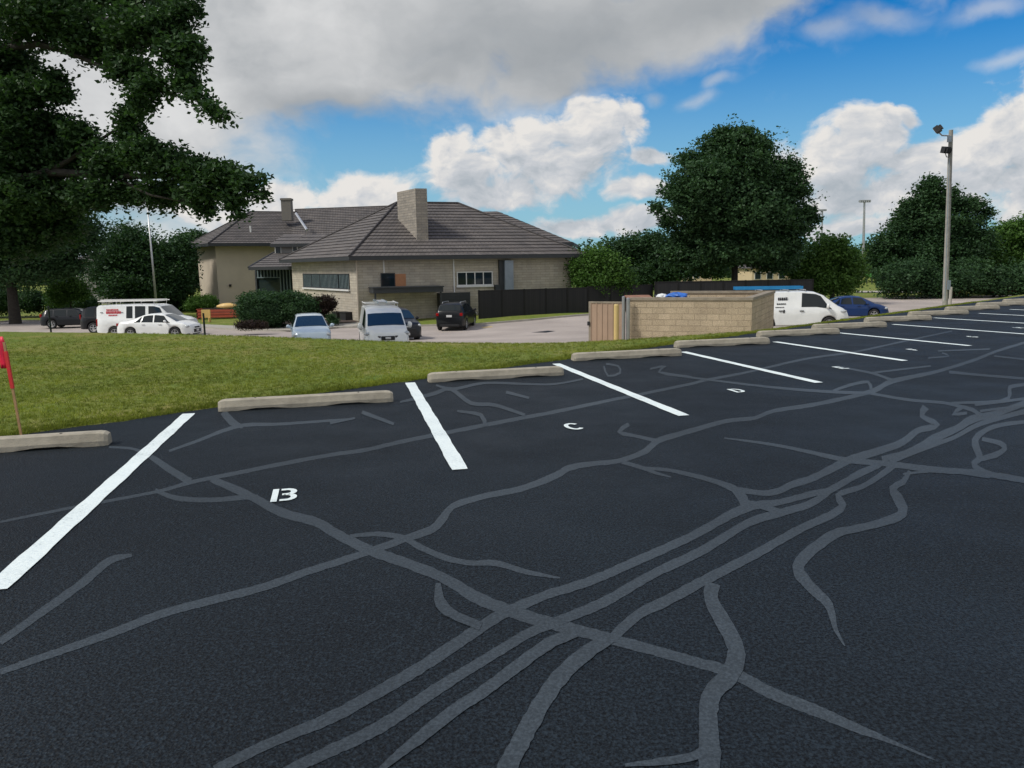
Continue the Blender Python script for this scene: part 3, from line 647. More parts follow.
ptree('low_shrub', 'small spreading shrub at the kerb before the hedge', 'shrub', 246, 47,
  [(243,325,7,3),(252,325,8,3.5),(262,325.5,6,3)], .09, 260, 20, MT['leaf_red'], .25, None, core=.8)
ptree('low_shrub', 'small shrub at the base of the stone wall beside the meter boxes', 'shrub', 332, 52,
  [(331,318,4,4.5),(334,321,5,3)], .09, 160, 20, MT['leaf_dark'], .2, None, core=.7)
ptree('dark_bush', 'low dark bushes across the road at the left frame edge', 'shrub', 25, 76,
  [(0,299,20,15),(30,301,16,12),(58,302,14,11),(84,303,14,9),(-30,298,20,16)], .2, 1500, 24, MT['leaf_dark'], .45, None, core=.75)
ptree('dark_bush', 'dark clump of bushes behind the nose of the white work van', 'shrub', 170, 84,
  [(165,303,14,9),(182,305,12,8),(150,304,14,9)], .2, 800, 24, MT['leaf_dark'], .45, None, core=.75)
# distant wood
D = []
for i in range(70):
    a = R(-62+i*1.8); d = random.uniform(190, 330); D.append(((d*math.sin(a), d*math.cos(a), 1.0), (14, 8, random.uniform(5.5, 8.5))))
V, Fq, t = leafcloud([d[0] for d in D], [d[1] for d in D], 5200, 14, 1.3, 2.2, .4)
o = npmesh('distant_wood', V, Fq, MT['leaf_dark'], None, t); tag(o, 'far line of dark woodland along the horizon', 'woodland', kind='stuff')
# ------------------------------------------------------------------ building helpers
class Wall:
    def __init__(s, A, B):       # plan points left->right as seen from camera
        s.A = np.array(A[:2], float); s.B = np.array(B[:2], float); d = s.B-s.A; s.L = np.linalg.norm(d); s.u = d/s.L; s.n = np.array([s.u[1], -s.u[0]])
    def P(s, u, z, off=0.0): q = s.A+s.u*u+s.n*off; return np.array([q[0], q[1], z])
    def hit(s, px, py):
        d = ray(px, py); o = np.array([0, 0, H]); k = np.dot(s.A, s.n)/np.dot(d[:2], s.n); p = o+d*k
        return float(np.dot(p[:2]-s.A, s.u)), float(p[2])
    def box(s, mb, u0, u1, z0, z1, o0, o1):
        c = s.P((u0+u1)/2, (z0+z1)/2, (o0+o1)/2); u3 = (*s.u, 0); n3 = (*s.n, 0)
        return mb.obox(c, u3, n3, (0, 0, 1), (abs(u1-u0)/2, abs(o1-o0)/2, abs(z1-z0)/2))
    def face(s, mb, u0, u1, z0, z1, off=0.0):
        mb.uvquad(s.P(u0, z0, off), s.P(u1, z0, off), s.P(u1, z1, off), s.P(u0, z1, off), [(u0, z0), (u1, z0), (u1, z1), (u0, z1)])
def roofquad(mb, a, b, c, d, n):
    """stepped tile courses, a-b eave (left,right), c ridge right, d ridge left"""
    a, b, c, d = [np.array(q, float) for q in (a, b, c, d)]
    nn = np.cross(b-a, d-a)
    if np.linalg.norm(nn) < 1e-6: nn = np.cross(b-a, c-a)
    nn /= np.linalg.norm(nn); nn = nn if nn[2] > 0 else -nn
    run = np.linalg.norm((c+d)/2-(a+b)/2)
    for k in range(n):
        t0 = k/n; t1 = (k+1)/n; l0 = a+(d-a)*t0; r0 = b+(c-b)*t0; l1 = a+(d-a)*t1; r1 = b+(c-b)*t1
        u = np.linalg.norm(r0-l0); lift = nn*.05
        o = (k*.17) % .33
        mb.uvquad(l0+lift, r0+lift, r1, l1, [(o, k*.42), (o+u, k*.42), (o+u, k*.42+.41), (o, k*.42+.41)])
        mb.uvquad(l0-nn*.01, r0-nn*.01, r0+lift, l0+lift, [(o, k*.42), (o+u, k*.42), (o+u, k*.42+.02), (o, k*.42+.02)])
def window(w, parent, org, p0, p1, npanes=1, glass=None, blinds=False, sill=True, frame='white'):
    (u0, z1), (u1, _) = w.hit(*p0), w.hit(p1[0], p0[1]); uc, z0 = w.hit((p0[0]+p1[0])/2, p1[1]); _, z1 = w.hit((p0[0]+p1[0])/2, p0[1])
    t = .07; mb = MB()
    w.box(mb, u0, u1, z0-t, z0, .0, .06); w.box(mb, u0, u1, z1, z1+t, .0, .06); w.box(mb, u0-t, u0, z0-t, z1+t, .0, .062); w.box(mb, u1, u1+t, z0-t, z1+t, .0, .062)
    for k in range(1, npanes): 
        uu = u0+(u1-u0)*k/npanes; w.box(mb, uu-.035, uu+.035, z0, z1, .0, .058)
    fr = mb.build('window', MT[frame], parent, org)
    mb = MB(); w.face(mb, u0, u1, z0, z1, .03); mb.build('pane', glass or MT['glass_dark'], fr)
    fr2 = fr.children[0] if fr.children else None
    for ch in [c for c in col.objects if c.parent == fr]: ch.data.transform(Matrix.Translation([-float(q) for q in org]))
    if blinds:
        mb = MB(); nn = int((u1-u0)/.28)
        for k in range(nn): 
            uu = u0+(u1-u0)*(k+.5)/nn; w.box(mb, uu-.05, uu+.05, z0, z1, .032, .04)
        b_ = mb.build('blind', MT['blind'], fr, org)
    if sill:
        mb = MB(); w.box(mb, u0-.12, u1+.12, z0-t-.12, z0-t-.002, .0, .14); mb.build('sill', MT['white'], fr, org)
    return fr
# ------------------------------------------------------------------ main stone building
YC = 55.0
e0 = at(350, 256.8, YC*.985); ez = e0[2]
def eave(px, py): d = ray(px, py); return np.array([0, 0, H])+d*((ez-H)/d[2])
C0 = at(358, 290, YC); C1 = at(571, 290, 60.2); C2 = at(293, 290, 68.0)
bo = np.array([C0[0], C0[1], zlow(C0[0], C0[1])])
hall = empty('stone_building', bo, 0, 'single storey limestone building with a big hipped tile roof and tall chimney', 'building')
C3 = C1[:2]+(C2-C0)[:2]
w1 = Wall(C0, C1); w2 = Wall(C2, C0); w3 = Wall(C1, C3); w4 = Wall(C3, C2)
mb = MB(); zt = ez-.05
for w in (w1, w2, w3, w4): w.face(mb, 0, w.L, -3.2, zt)
mb.build('wall', MT['stone'], hall, bo)
ov = 0.75
def corner(Cx, wa, wb):  # offset both walls outward
    n1 = wa.n; n2 = wb.n; A = np.array([n1, n2]); return np.linalg.solve(A, [np.dot(n1, Cx[:2])+ov, np.dot(n2, Cx[:2])+ov])
q0 = np.append(corner(C0, w1, w2), ez); q1 = np.append(corner(C1, w1, w3), ez); q2 = np.append(corner(C2, w2, w4), ez); q3 = np.append(corner(np.append(C3, 0), w3, w4), ez)
ctr = (q0+q1+q2+q3)/4
du = np.append(w1.u, 0)
def rpt(px, py):   # ridge point: on vertical plane through ctr along w1.u
    d = ray(px, py); n = np.array([-w1.u[1], w1.u[0]]); k = np.dot(ctr[:2], n)/np.dot(d[:2], n); return np.array([0, 0, H])+d*k
p0 = rpt(397, 204); p1 = rpt(458, 202.5); zr = (p0[2]+p1[2])/2; p0[2] = zr; p1[2] = zr
print('hall eave', ez, 'ridge', zr, 'q', q0, q1, q2, q3, 'p', p0, p1)
mb = MB()
roofquad(mb, q0, q1, p1, p0, 17); roofquad(mb, q2, q0, p0, p0+.001, 17); roofquad(mb, q1, q3, p1, p1+.001, 17); roofquad(mb, q3, q2, p0, p1, 17)
rf = mb.build('roof', MT['tile'], hall, bo)
mb = MB()
for a, b in ((q0, p0), (q1, p1), (q2, p0), (q3, p1), (p0, p1)): mb.tube([a+np.array([0, 0, .05]), b+np.array([0, 0, .05])], .09, 6)
mb.build('hip_cap', MT['tile'], rf, bo)
mb = MB()
for a, b in ((q0, q1), (q2, q0), (q1, q3), (q3, q2)):
    t = (b-a)/np.linalg.norm(b-a); n = np.array([t[1], -t[0], 0]); mb.obox((a+b)/2-np.array([0, 0, .12]), t, n, (0, 0, 1), (np.linalg.norm(b-a)/2+.02, .04, .13))
mb.add([q0-[0, 0, .2], q1-[0, 0, .2], q3-[0, 0, .2], q2-[0, 0, .2]], [(0, 1, 2, 3)])
mb.build('eaves', MT['fascia'], hall, bo)
# chimney: a slab aligned to the building
def on_front_roof(px, py):
    n = np.cross(q1-q0, p0-q0); d = ray(px, py); k = np.dot(q0-[0, 0, H], n)/np.dot(d, n); return np.array([0, 0, H])+d*k
cA = on_front_roof(417, 240); cB = on_front_roof(428.5, 240); sd = np.append(-(w2.u), 0)
wid = np.linalg.norm((cB-cA)[:2]); ctop = at(415.5, 188.3, cA[1])[2]
dep = 3.0
for dtest in np.arange(1.0, 6, .05):
    pp = cA+sd*dtest; pp[2] = ctop
    v = pp-[0, 0, H]; x_ = 512+F*np.dot(v, camR)/np.dot(v, FWD)
    if x_ < 397: dep = dtest; break
mb = MB(); zb = cA[2]-.6
A_ = cA; B_ = cA+np.append(w1.u, 0)*wid; D_ = A_+sd*dep; G_ = B_+sd*dep
for a, b in ((A_, B_), (D_, A_), (B_, G_), (G_, D_)):
    L_ = np.linalg.norm((b-a)[:2]); mb.uvquad((a[0], a[1], zb), (b[0], b[1], zb), (b[0], b[1], ctop), (a[0], a[1], ctop), [(0, zb), (L_, zb), (L_, ctop), (0, ctop)])
mb.add([(A_[0], A_[1], ctop), (B_[0], B_[1], ctop), (G_[0], G_[1], ctop), (D_[0], D_[1], ctop)], [(0, 1, 2, 3)])
ch = mb.build('chimney', MT['chimney'], rf, bo)
# windows
window(w2, hall, bo, (303.5, 274.5), (349, 287.5), 5, blinds=True, frame='fascia')
window(w1, hall, bo, (457.5, 272.5), (491.5, 284.5), 4)
window(w1, hall, bo, (381.5, 274), (394, 286.5), 1, sill=False, frame='fascia')
mb = MB(); u0, z1 = w1.hit(394.5, 274); u1, z0 = w1.hit(406, 286.5); w1.box(mb, u0, u1, z0, z1, .0, .05)
mb.build('window_panel', MT['opening_panel'], hall, bo)['label'] = 'flat orange panel in the window opening beside the dark pane'  # even orange panel over the right part of the window
# duct
mb = MB(); u0, z1 = w1.hit(502.5, 260.5); u1, z0 = w1.hit(511.5, 292); w1.box(mb, u0, u1, z0-.8, z1, 0, .55); mb.build('air_duct', MT['duct'], hall, bo)
mb = MB(); w1.box(mb, u0-.35, u0-.004, z0-.8, z1+.02, 0, .3); u2 = w1.hit(494, 286); w1.box(mb, u2[0], u0-.36, u2[1]-.7, u2[1]+.1, 0, .4); mb.build('duct_casing', MT['fascia'], hall, bo)
# downspouts
for (px, y0) in ((455, 322), (359, 322), (384, 273)):
    mb = MB(); u, z = w1.hit(px, y0); w1.box(mb, u-.045, u+.045, z, ez-.2, .004, .1); mb.build('downspout', MT['white'] if px != 359 else MT['stucco'], hall, bo)
# dock canopy, dock door, posts
mb = MB(); u0, z1 = w1.hit(369, 286.5); u1, z0 = w1.hit(437, 291); w1.box(mb, u0, u1, z0, z1-.1, 0, 2.0); w1.box(mb, u0-.05, u1+.05, z1-.1, z1-.02, 0, 2.1); cp = mb.build('canopy', MT['fascia'], hall, bo)
for uu in (u0+.15, u1-.15): mb = MB(); w1.box(mb, uu-.06, uu+.06, -2.6, z0, 1.75, 1.87); mb.build('canopy_post', MT['fascia'], cp, bo)
mb = MB(); u0, z1 = w1.hit(437, 293); u1, z0 = w1.hit(467.5, 318); w1.box(mb, u0, u1, -2.6, z1, 0, .9)
for k in range(9): w1.box(mb, u0, u1, -2.2+k*.22, -2.16+k*.22, .9, .93)
mb.build('dock_shed', MT['fascia'], hall, bo)
for (a, b) in ((338.5, 343), (346, 352)):
    mb = MB(); u0, z1 = w2.hit(a, 312); u1, _ = w2.hit(b, 312); _, z0 = w2.hit(a, 321); w2.box(mb, u0, u1, z0-.1, z1, .0, .5); w2.box(mb, u0-.03, u1+.03, z1, z1+.06, -.0, .55)
    mb.build('meter_box', MT['black'], hall, bo)
# low roof rising behind on the right
def hiproof(mb, a, b, c, d, n): roofquad(mb, a, b, c, d, n)
ro = at(530, 300, 72); ro[2] = zlow(ro[0], ro[1])
rearr = empty('rear_wing', ro, 0, 'rear wing whose roof slope shows just above the right end of the main roof', 'building')
A = at(440, 243, 68); B = at(573, 244.5, 68); Cc = at(497, 211.5, 75); Dd = at(470, 211.5, 75); z_ = (A[2]+B[2])/2; A[2] = B[2] = z_; zc = (Cc[2]+Dd[2])/2; Cc[2] = Dd[2] = zc
mb = MB(); roofquad(mb, A, B, Cc, Dd, 14); Bk = B+np.array([1.2, 9, 0]); roofquad(mb, B, Bk, Cc, Cc+.001, 14); mb.build('roof', MT['tile'], rearr, ro)
wr = Wall(A+[.6, .6, 0], B+[-.6, .6, 0]); wr2 = Wall(B+[-.6, .6, 0], Bk+[-.6, -.6, 0]); mb = MB(); wr.face(mb, 0, wr.L, -3, z_); wr2.face(mb, 0, wr2.L, -3, z_); mb.build('wall', MT['stone'], rearr, ro)
mb = MB()
for a, b in ((A, B), (B, Bk)):
    t = (b-a)/np.linalg.norm(b-a); n = np.array([t[1], -t[0], 0]); mb.obox((a+b)/2-np.array([0, 0, .12]), t, n, (0, 0, 1), (np.linalg.norm(b-a)/2, .04, .13))
mb.build('eaves', MT['fascia'], rearr, ro)
# ------------------------------------------------------------------ tan wing on the left
to = at(219, 305, 84); to[2] = zlow(to[0], to[1])
wing = empty('tan_wing', to, 0, 'two storey tan stucco wing with a hipped tile roof left of the entrance', 'building')
tz = at(209, 243.5, 82)[2]
def zpt(px, py, z): d = ray(px, py); return np.array([0, 0, H])+d*((z-H)/d[2])
T0 = at(219, 300, 83.5); T1 = at(300, 300, 88); T2 = at(201, 300, 89.5); T3 = at(250, 300, 100)
wa = Wall(T0, T1); wb = Wall(T2, T0); wc = Wall(T3, T2)
mb = MB()
for w in (wa, wb, wc): w.face(mb, 0, w.L, -3.4, tz)
mb.build('wall', MT['stucco'], wing, to)
a0 = at(208.5, 243.2, 81.8); a1 = at(306, 243.5, 86.5); a2 = at(185, 244, 88.5); a3 = at(215, 243, 104); r0 = at(250, 212, 92); r1 = at(297, 212.6, 94)
for q in (a0, a1, a2, a3): q[2] = tz
r0[2] = r1[2] = (r0[2]+r1[2])/2
a4 = at(330, 240, 104); a4[2] = tz
mb = MB(); roofquad(mb, a0, a1, r1, r0, 20); roofquad(mb, a2, a0, r0, r0+.001, 20); roofquad(mb, a3, a2, r0, r0+.001, 16); roofquad(mb, a1, a4, r1, r1+.001, 20)
rt_ = mb.build('roof', MT['tile'], wing, to)
mb = MB()
for a, b in ((a0, r0), (a2, r0), (r0, r1)): mb.tube([a+[0, 0, .05], b+[0, 0, .05]], .09, 6)
mb.build('hip_cap', MT['tile'], rt_, to)
mb = MB()
for a, b in ((a0, a1), (a2, a0), (a3, a2)):
    t = (b-a)/np.linalg.norm(b-a); n = np.array([t[1], -t[0], 0]); mb.obox((a+b)/2-np.array([0, 0, .14]), t, n, (0, 0, 1), (np.linalg.norm(b-a)/2+.02, .05, .15))
mb.add([a0-[0, 0, .2], a1-[0, 0, .2], a3-[0, 0, .2], a2-[0, 0, .2]], [(0, 1, 2, 3)])
mb.build('eaves', MT['fascia'], wing, to)
mb = MB(); c = at(287, 206, 90); mb.obox(c+[0, 0, -.4], (1, 0, 0), (0, 1, 0), (0, 0, 1), (.55, .45, 1.25)); mb.obox(c+[0, 0, .72], (1, 0, 0), (0, 1, 0), (0, 0, 1), (.62, .52, .1)); mb.build('chimney', MT['chimney'], rt_, to)
mb = MB(); c = at(250.5, 229, 86.5); mb.tube([c-[0, 0, .5], c+[0, 0, .35]], .09, 8); mb.build('vent_pipe', MT['white'], rt_, to)
mb = MB(); u, z = wa.hit(230, 285.5); wa.box(mb, u-.12, u+.12, z-.12, z+.12, 0, .2); mb.build('wall_lamp', MT['black'], wing, to)
# ------------------------------------------------------------------ central block + entrance
co_ = at(300, 305, 80); co_[2] = zlow(co_[0], co_[1])
cen = empty('central_block', co_, 0, 'middle building block with long ridge, dormers and a glazed entrance under a porch roof', 'building')
b0 = at(290, 241, 86); b1 = at(402, 238, 82); b2 = at(392, 209, 92); b3 = at(295, 207, 95); zb_ = (b0[2]+b1[2])/2; b0[2] = b1[2] = zb_; zt_ = (b2[2]+b3[2])/2; b2[2] = b3[2] = zt_
mb = MB(); roofquad(mb, b0, b1, b2, b3, 18); roofquad(mb, b3-[.3, 0, 0], b3, b3+.001, b3+.002, 1)
crf = mb.build('roof', MT['tile'], cen, co_)
mb = MB(); mb.tube([at(296, 213.5, 87.5), at(307, 230, 81.5)], .14, 6); mb.build('valley_flashing', MT['alum'], crf, co_)
mb = MB(); mb.tube([b3, b2], .12, 6); mb.build('ridge_cap', MT['tile'], crf, co_)
wd = Wall(b0+[.2, .5, 0], b1+[-.2, .5, 0]); mb = MB(); wd.face(mb, 0, wd.L, -3, zb_); mb.build('wall', MT['stone'], cen, co_)
# dormer
f0 = at(270, 244.5, 76); f1 = at(292, 243.5, 76); f2 = at(306, 234, 82); f3 = at(284, 235, 82); f1[2] = f0[2]; f3[2] = f2[2]
g0 = at(292, 243.5, 76); g1 = at(318, 240, 76); g2 = at(330, 233, 80); g3 = at(306, 234, 80); g0[2] = f0[2]; g1[2] = f0[2]; g2[2] = g3[2] = f2[2]-.15
mb = MB(); roofquad(mb, f0, f1, f2, f3, 3); dr = mb.build('dormer_roof', MT['tile'], cen, co_)
mb = MB(); roofquad(mb, g0, g1, g2, g3, 3); mb.build('dormer_roof', MT['tile'], cen, co_)
wdm = Wall(f0+[.4, .5, 0], g1+[-.2, .5, 0]); mb = MB(); wdm.face(mb, 0, wdm.L, f0[2]-2.2, f0[2]); mb.build('dormer_wall', MT['greywall'], cen, co_)
mb = MB(); mb.obox((f0+g1)/2-[0, 0, .1], (g1-f0)/np.linalg.norm(g1-f0), (0, 1, 0), (0, 0, 1), (np.linalg.norm(g1-f0)/2, .05, .16)); mb.build('dormer_eaves', MT['fascia'], cen, co_)
window(wdm, cen, co_, (275.5, 247), (280.5, 254), 1, sill=False); window(wdm, cen, co_, (293, 246.5), (297, 251), 1, sill=False)
# porch roof
h0 = at(248.5, 267.5, 70); h1 = at(297, 266, 68.5); h2 = at(302, 252, 77); h3 = at(274, 250.5, 77); h1[2] = h0[2]; h3[2] = h2[2]
mb = MB(); roofquad(mb, h0, h1, h2, h3, 7); h4 = at(262, 262, 80); h4[2] = h0[2]; roofquad(mb, h4, h0, h3, h3+.001, 7); mb.build('porch_roof', MT['tile'], cen, co_)
mb = MB(); mb.obox((h0+h1)/2-[0, 0, .1], (h1-h0)/np.linalg.norm(h1-h0), (0, 1, 0), (0, 0, 1), (np.linalg.norm(h1-h0)/2, .05, .14)); mb.tube([h0, h3], .1, 6)
mb.add([h0-[0, 0, .15], h1-[0, 0, .15], h2*[1, 1, 0]+[0, 0, h0[2]-.15], h4-[0, 0, .15]], [(0, 1, 2, 3)]); mb.build('porch_eaves', MT['fascia'], cen, co_)
we = Wall(at(257, 290, 75), at(300, 290, 72.5)); mb = MB(); we.face(mb, 0, we.L, -3, h0[2]); ew = mb.build('entrance_glass', MT['glass_dark'], cen, co_)
mb = MB()
for px in np.linspace(259, 294, 12):
    u, _ = we.hit(px, 280); z_top = h0[2]-.2; zl_ = -2.4 if px > 281 else we.hit(px, 277.5)[1]
    we.box(mb, u-.07, u+.07, zl_, z_top, .01, .12)
u0 = we.hit(257.5, 278)[0]; u1 = we.hit(281, 278)[0]; zz_ = we.hit(270, 277.5)[1]; we.box(mb, u0, u1, zz_-.05, zz_+.05, .015, .13)
mb.build('mullions', MT['blind'], ew, co_)
mb = MB(); u0 = we.hit(293.5, 278)[0]; we.box(mb, u0, u0+.25, -2.6, h0[2]-.2, -.05, .16); mb.build('entrance_frame', MT['fascia'], ew, co_); mb = MB(); u0 = we.hit(257, 278)[0]; we.box(mb, u0-.1, u0+.1, -2.6, h0[2]-.2, -.05, .16); mb.build('entrance_frame', MT['fascia'], ew, co_)
# far grey building on the left, houses on the right
def simple_house(name, label, x0, x1, ytop, Y, depth, mat, roofh=1.5, wins=3, storeys=2):
    a = at(x0, ytop, Y); b = at(x1, ytop, Y); zt = a[2]; b[2] = zt; o = (a+b)/2; o[2] = -2.6
    root = empty(name, o, 0, label, 'building'); w = Wall(a, b); A2 = b+[0, depth, 0]; B2 = a+[0, depth, 0]
    mb = MB()
    for q in (w, Wall(b, A2), Wall(A2, B2), Wall(B2, a)): q.face(mb, 0, q.L, -3, zt)
    mb.build('wall', mat, root, o)
    mb = MB(); L = a+[-.5, -.5, 0]; Rr = b+[.5, -.5, 0]; L2 = B2+[-.5, .5, 0]; R2 = A2+[.5, .5, 0]; k = min(depth/2, (b-a)[0]/2)
    m0 = (L+L2)/2+[k*.8, 0, roofh]; m1 = (Rr+R2)/2+[-k*.8, 0, roofh]
    roofquad(mb, L, Rr, m1, m0, 8); roofquad(mb, Rr, R2, m1, m1+.001, 8); roofquad(mb, L2, L, m0, m0+.001, 8); roofquad(mb, R2, L2, m0, m1, 8); mb.build('roof', MT['tile'], root, o)
    for s_ in range(storeys):
        for i in range(wins):
            u = w.L*(i+.5)/wins; z0 = zt-1.9-s_*2.8; f = MB(); w.box(f, u-.6, u+.6, z0-.06, z0+1.26, 0, .05); fr = f.build('window', MT['white'], root, o)
            p = MB(); w.box(p, u-.5, u+.5, z0, z0+1.2, .05, .07); p.build('pane', MT['glass_dark'], fr, o)
    return root
simple_house('grey_building', 'grey two storey building glimpsed between trees behind the dark cars', 70, 108, 262, 105, 9, MT['greywall'], 1.5, 2)
simple_house('tan_house', 'tan house glimpsed under the left side of the big round tree crown', 670, 712, 268.5, 150, 10, MT['housetan'], 2.0, 4)
simple_house('tan_house', 'tan house glimpsed under the right side of the big round tree crown', 752, 800, 268.5, 140, 10, MT['housetan'], 2.0, 4)
simple_house('tan_house', 'narrow pale building in the gap left of the pale yellow green tree', 856, 868, 268, 170, 8, MT['housetan'], 1.5, 2)
# ------------------------------------------------------------------ fences
def fence(label, A, B, zt, zb, n):
    o = np.array([(A[0]+B[0])/2, (A[1]+B[1])/2, zb]); root = empty('privacy_fence', o, 0, label, 'fence'); w = Wall(A, B)
    mb = MB(); w.face(mb, 0, w.L, zb-.2, zt, .02); w.face(mb, 0, w.L, zb-.2, zt, -.02); w.box(mb, 0, w.L, zt-.01, zt+.04, -.05, .05); mb.build('board_panel', MT['fence'], root, o)
    for i in range(n+1):
        mb = MB(); u = w.L*i/n; w.box(mb, u-.05, u+.05, zb-.2, zt+.06, -.07, .052); mb.build('post', MT['fence'], root, o)
A = at(479, 300, 54); B = at(588, 300, 57.5); zt_ = at(479, 291, 54)[2]; zb_ = at(479, 316.4, 54)[2]
fence('long dark privacy fence running from the stone building to the shrubs', A, B, zt_, zb_, 5)
fence('dark privacy fence continuing under the small bright tree behind the tan gate', B+[.05, .3, 0], at(652, 300, 60.5), zt_+.05, zb_-.2, 3)
A = at(655, 300, 60); B = at(812, 300, 60.6); zt_ = at(700, 281.6, 60)[2]
fence('dark privacy fence behind the block enclosure and the white van', A, B, zt_, -2.4, 7)
# ------------------------------------------------------------------ block enclosure, gate, bollard, contents
G0 = at(629, 320, 26.4); G1 = at(751.5, 320, 25.0); G2 = at(773.5, 320, 30.6); G3 = G0+(G2-G1)
ztop = (at(629, 300.5, 26.4)[2]+at(751, 300, 25)[2]+at(773, 293, 30.6)[2])/3; eo = np.array([G1[0], G1[1], -2.0])
enc = empty('block_enclosure', eo, 0, 'tan split face block refuse enclosure with a stone coping behind the wheel stops', 'enclosure')
ws_ = [Wall(G0, G1), Wall(G1, G2), Wall(G2, G3)]
mb = MB(); th = .2
for w in ws_:
    w.face(mb, 0, w.L, -2.6, ztop); mb.uvquad(w.P(w.L-th, -2.6, -th), w.P(th, -2.6, -th), w.P(th, ztop, -th), w.P(w.L-th, ztop, -th), [(0, -2.6), (w.L, -2.6), (w.L, ztop), (0, ztop)])
we0 = ws_[0]; mb.uvquad(we0.P(0, -2.6, 0), we0.P(0, ztop, 0), we0.P(0.0, ztop, -th), we0.P(0.0, -2.6, -th), [(0, -2.6), (0, ztop), (.2, ztop), (.2, -2.6)])
mb.build('block_wall', MT['block'], enc, eo)
mb = MB()
for i, w in enumerate(ws_):
    a = 0 if i == 0 else -.03; w.box(mb, a, w.L+.03-(.33 if i < 2 else 0), ztop, ztop+.09, -th-.04, .03)
    if i < 2: w.box(mb, w.L+.03-.33, w.L+.03, ztop+.001, ztop+.0915, -th-.04, .031)
mb.build('coping', MT['coping'], enc, eo)
# gate panel swung open to the left, in line with the front
wg = Wall(at(589, 320, 27.2), at(625, 320, 26.6)); go = wg.P(0, -2.0)
gate = empty('enclosure_gate', go, 0, 'tan metal gate leaf standing open left of the block enclosure', 'gate')
zg = wg.hit(606, 301.5)[1]; mb = MB(); wg.box(mb, .07, wg.L-.07, -1.9, zg-.06, -.012, .012)
k = .07
while k < wg.L-.1: wg.box(mb, k, k+.03, -1.9, zg-.06, .012, .03); k += .2
mb.build('gate_panel', MT['gate'], gate, go)
mb = MB(); wg.box(mb, 0, .07, -2.0, zg, -.035, .035); wg.box(mb, wg.L-.07, wg.L, -2.0, zg, -.035, .035); wg.box(mb, .07, wg.L-.07, zg-.06, zg, -.034, .034); wg.box(mb, .07, wg.L-.07, -2.0, -1.93, -.034, .034); mb.build('gate_frame', MT['coping'], gate, go)
mb = MB(); u = wg.hit(589.5, 322)[1]; wg.box(mb, -.04, .05, u-.12, u+.02, .03, .07); mb.build('latch', MT['black'], gate, go)
for i, (px, lab) in enumerate(((623.3, 'thin steel gate post next to the tan gate leaf'), (628.0, 'steel gate post against the end of the block wall'))):
    c = at(px, 320, 26.2); mb = MB(); mb.tube([(c[0], c[1], -2.3), (c[0], c[1], ztop+.12-.05*i)], .05 if i == 0 else .07, 10); mb.tube([(c[0], c[1], ztop+.12-.05*i), (c[0], c[1], ztop+.15-.05*i)], [.06, .02], 10)
    tag(mb.build('gate_post', MT['steel'], None, (c[0], c[1], -2.0), smooth=False), lab, 'post')
c = at(616.3, 320, 25.9); mb = MB(); zt_ = at(616, 304, 25.9)[2]; mb.tube([(c[0], c[1], -2.3), (c[0], c[1], zt_-.05), (c[0], c[1], zt_-.01), (c[0], c[1], zt_)], [.085, .085, .07, .02], 14)
tag(mb.build('bollard', MT['yellow'], None, (c[0], c[1], -2.0), smooth=False), 'yellow painted steel bollard in front of the tan gate leaf', 'bollard')
# contents showing above the wall
def lump(name, px, py, Y, rx, ry, rz, mat, label, cat, zdown=1.5, sd_=0):
    c = at(px, py, Y); V, Fc = icos(c, (rx, ry, rz), sd_, 14, 9); mb = MB(); mb.add(V, Fc)
    o = mb.build(name, mat, None, c, smooth=False); return tag(o, label, cat)
def dumpster(px0, px1, py, Y, mat, label, lidmat):
    a = at(px0, py, Y); b = at(px1, py, Y); b[2] = a[2]; o = np.array([(a[0]+b[0])/2, a[1], -2.0]); root = empty('dumpster', o, 0, label, 'dumpster')
    zt = a[2]; mb = MB(); mb.add([(a[0]+.15, a[1], -1.85), (b[0]-.15, a[1], -1.85), (b[0]-.15, a[1]+1.3, -1.85), (a[0]+.15, a[1]+1.3, -1.85), (a[0], a[1]-.1, zt-.12), (b[0], a[1]-.1, zt-.12), (b[0], a[1]+1.5, zt), (a[0], a[1]+1.5, zt)],
        [(0, 3, 2, 1), (0, 1, 5, 4), (1, 2, 6, 5), (2, 3, 7, 6), (3, 0, 4, 7)]); mb.build('bin', mat, root, o)
    mb = MB(); mb.add([(a[0]-.05, a[1]-.15, zt-.11), (b[0]+.05, a[1]-.15, zt-.11), (b[0]+.05, a[1]+1.55, zt+.02), (a[0]-.05, a[1]+1.55, zt+.02)]+[(a[0]-.05, a[1]-.15, zt-.07), (b[0]+.05, a[1]-.15, zt-.07), (b[0]+.05, a[1]+1.55, zt+.06), (a[0]-.05, a[1]+1.55, zt+.06)], [(0, 3, 2, 1), (4, 5, 6, 7), (0, 1, 5, 4), (1, 2, 6, 5), (2, 3, 7, 6), (3, 0, 4, 7)]); mb.build('lid', lidmat, root, o)
    return zt
dumpster(663, 690, 298.0, 27.6, MT['cnavy'], 'dark dumpster inside the block enclosure under the blue tarp', MT['black'])
dumpster(632, 655, 298.5, 28.2, MT['debris'], 'rusty brown dumpster at the gate end of the block enclosure', MT['debris'])
lump('tarp', 677, 296.0, 28.3, .38, .5, .13, MT['tarp'], 'crumpled blue tarp on the dumpster behind the block wall', 'tarp', sd_=2)
lump('trash_bag', 662, 297.0, 28.6, .2, .3, .12, MT['cwhite'], 'pale rubbish bag on top of the bins behind the block wall', 'bag', sd_=4)
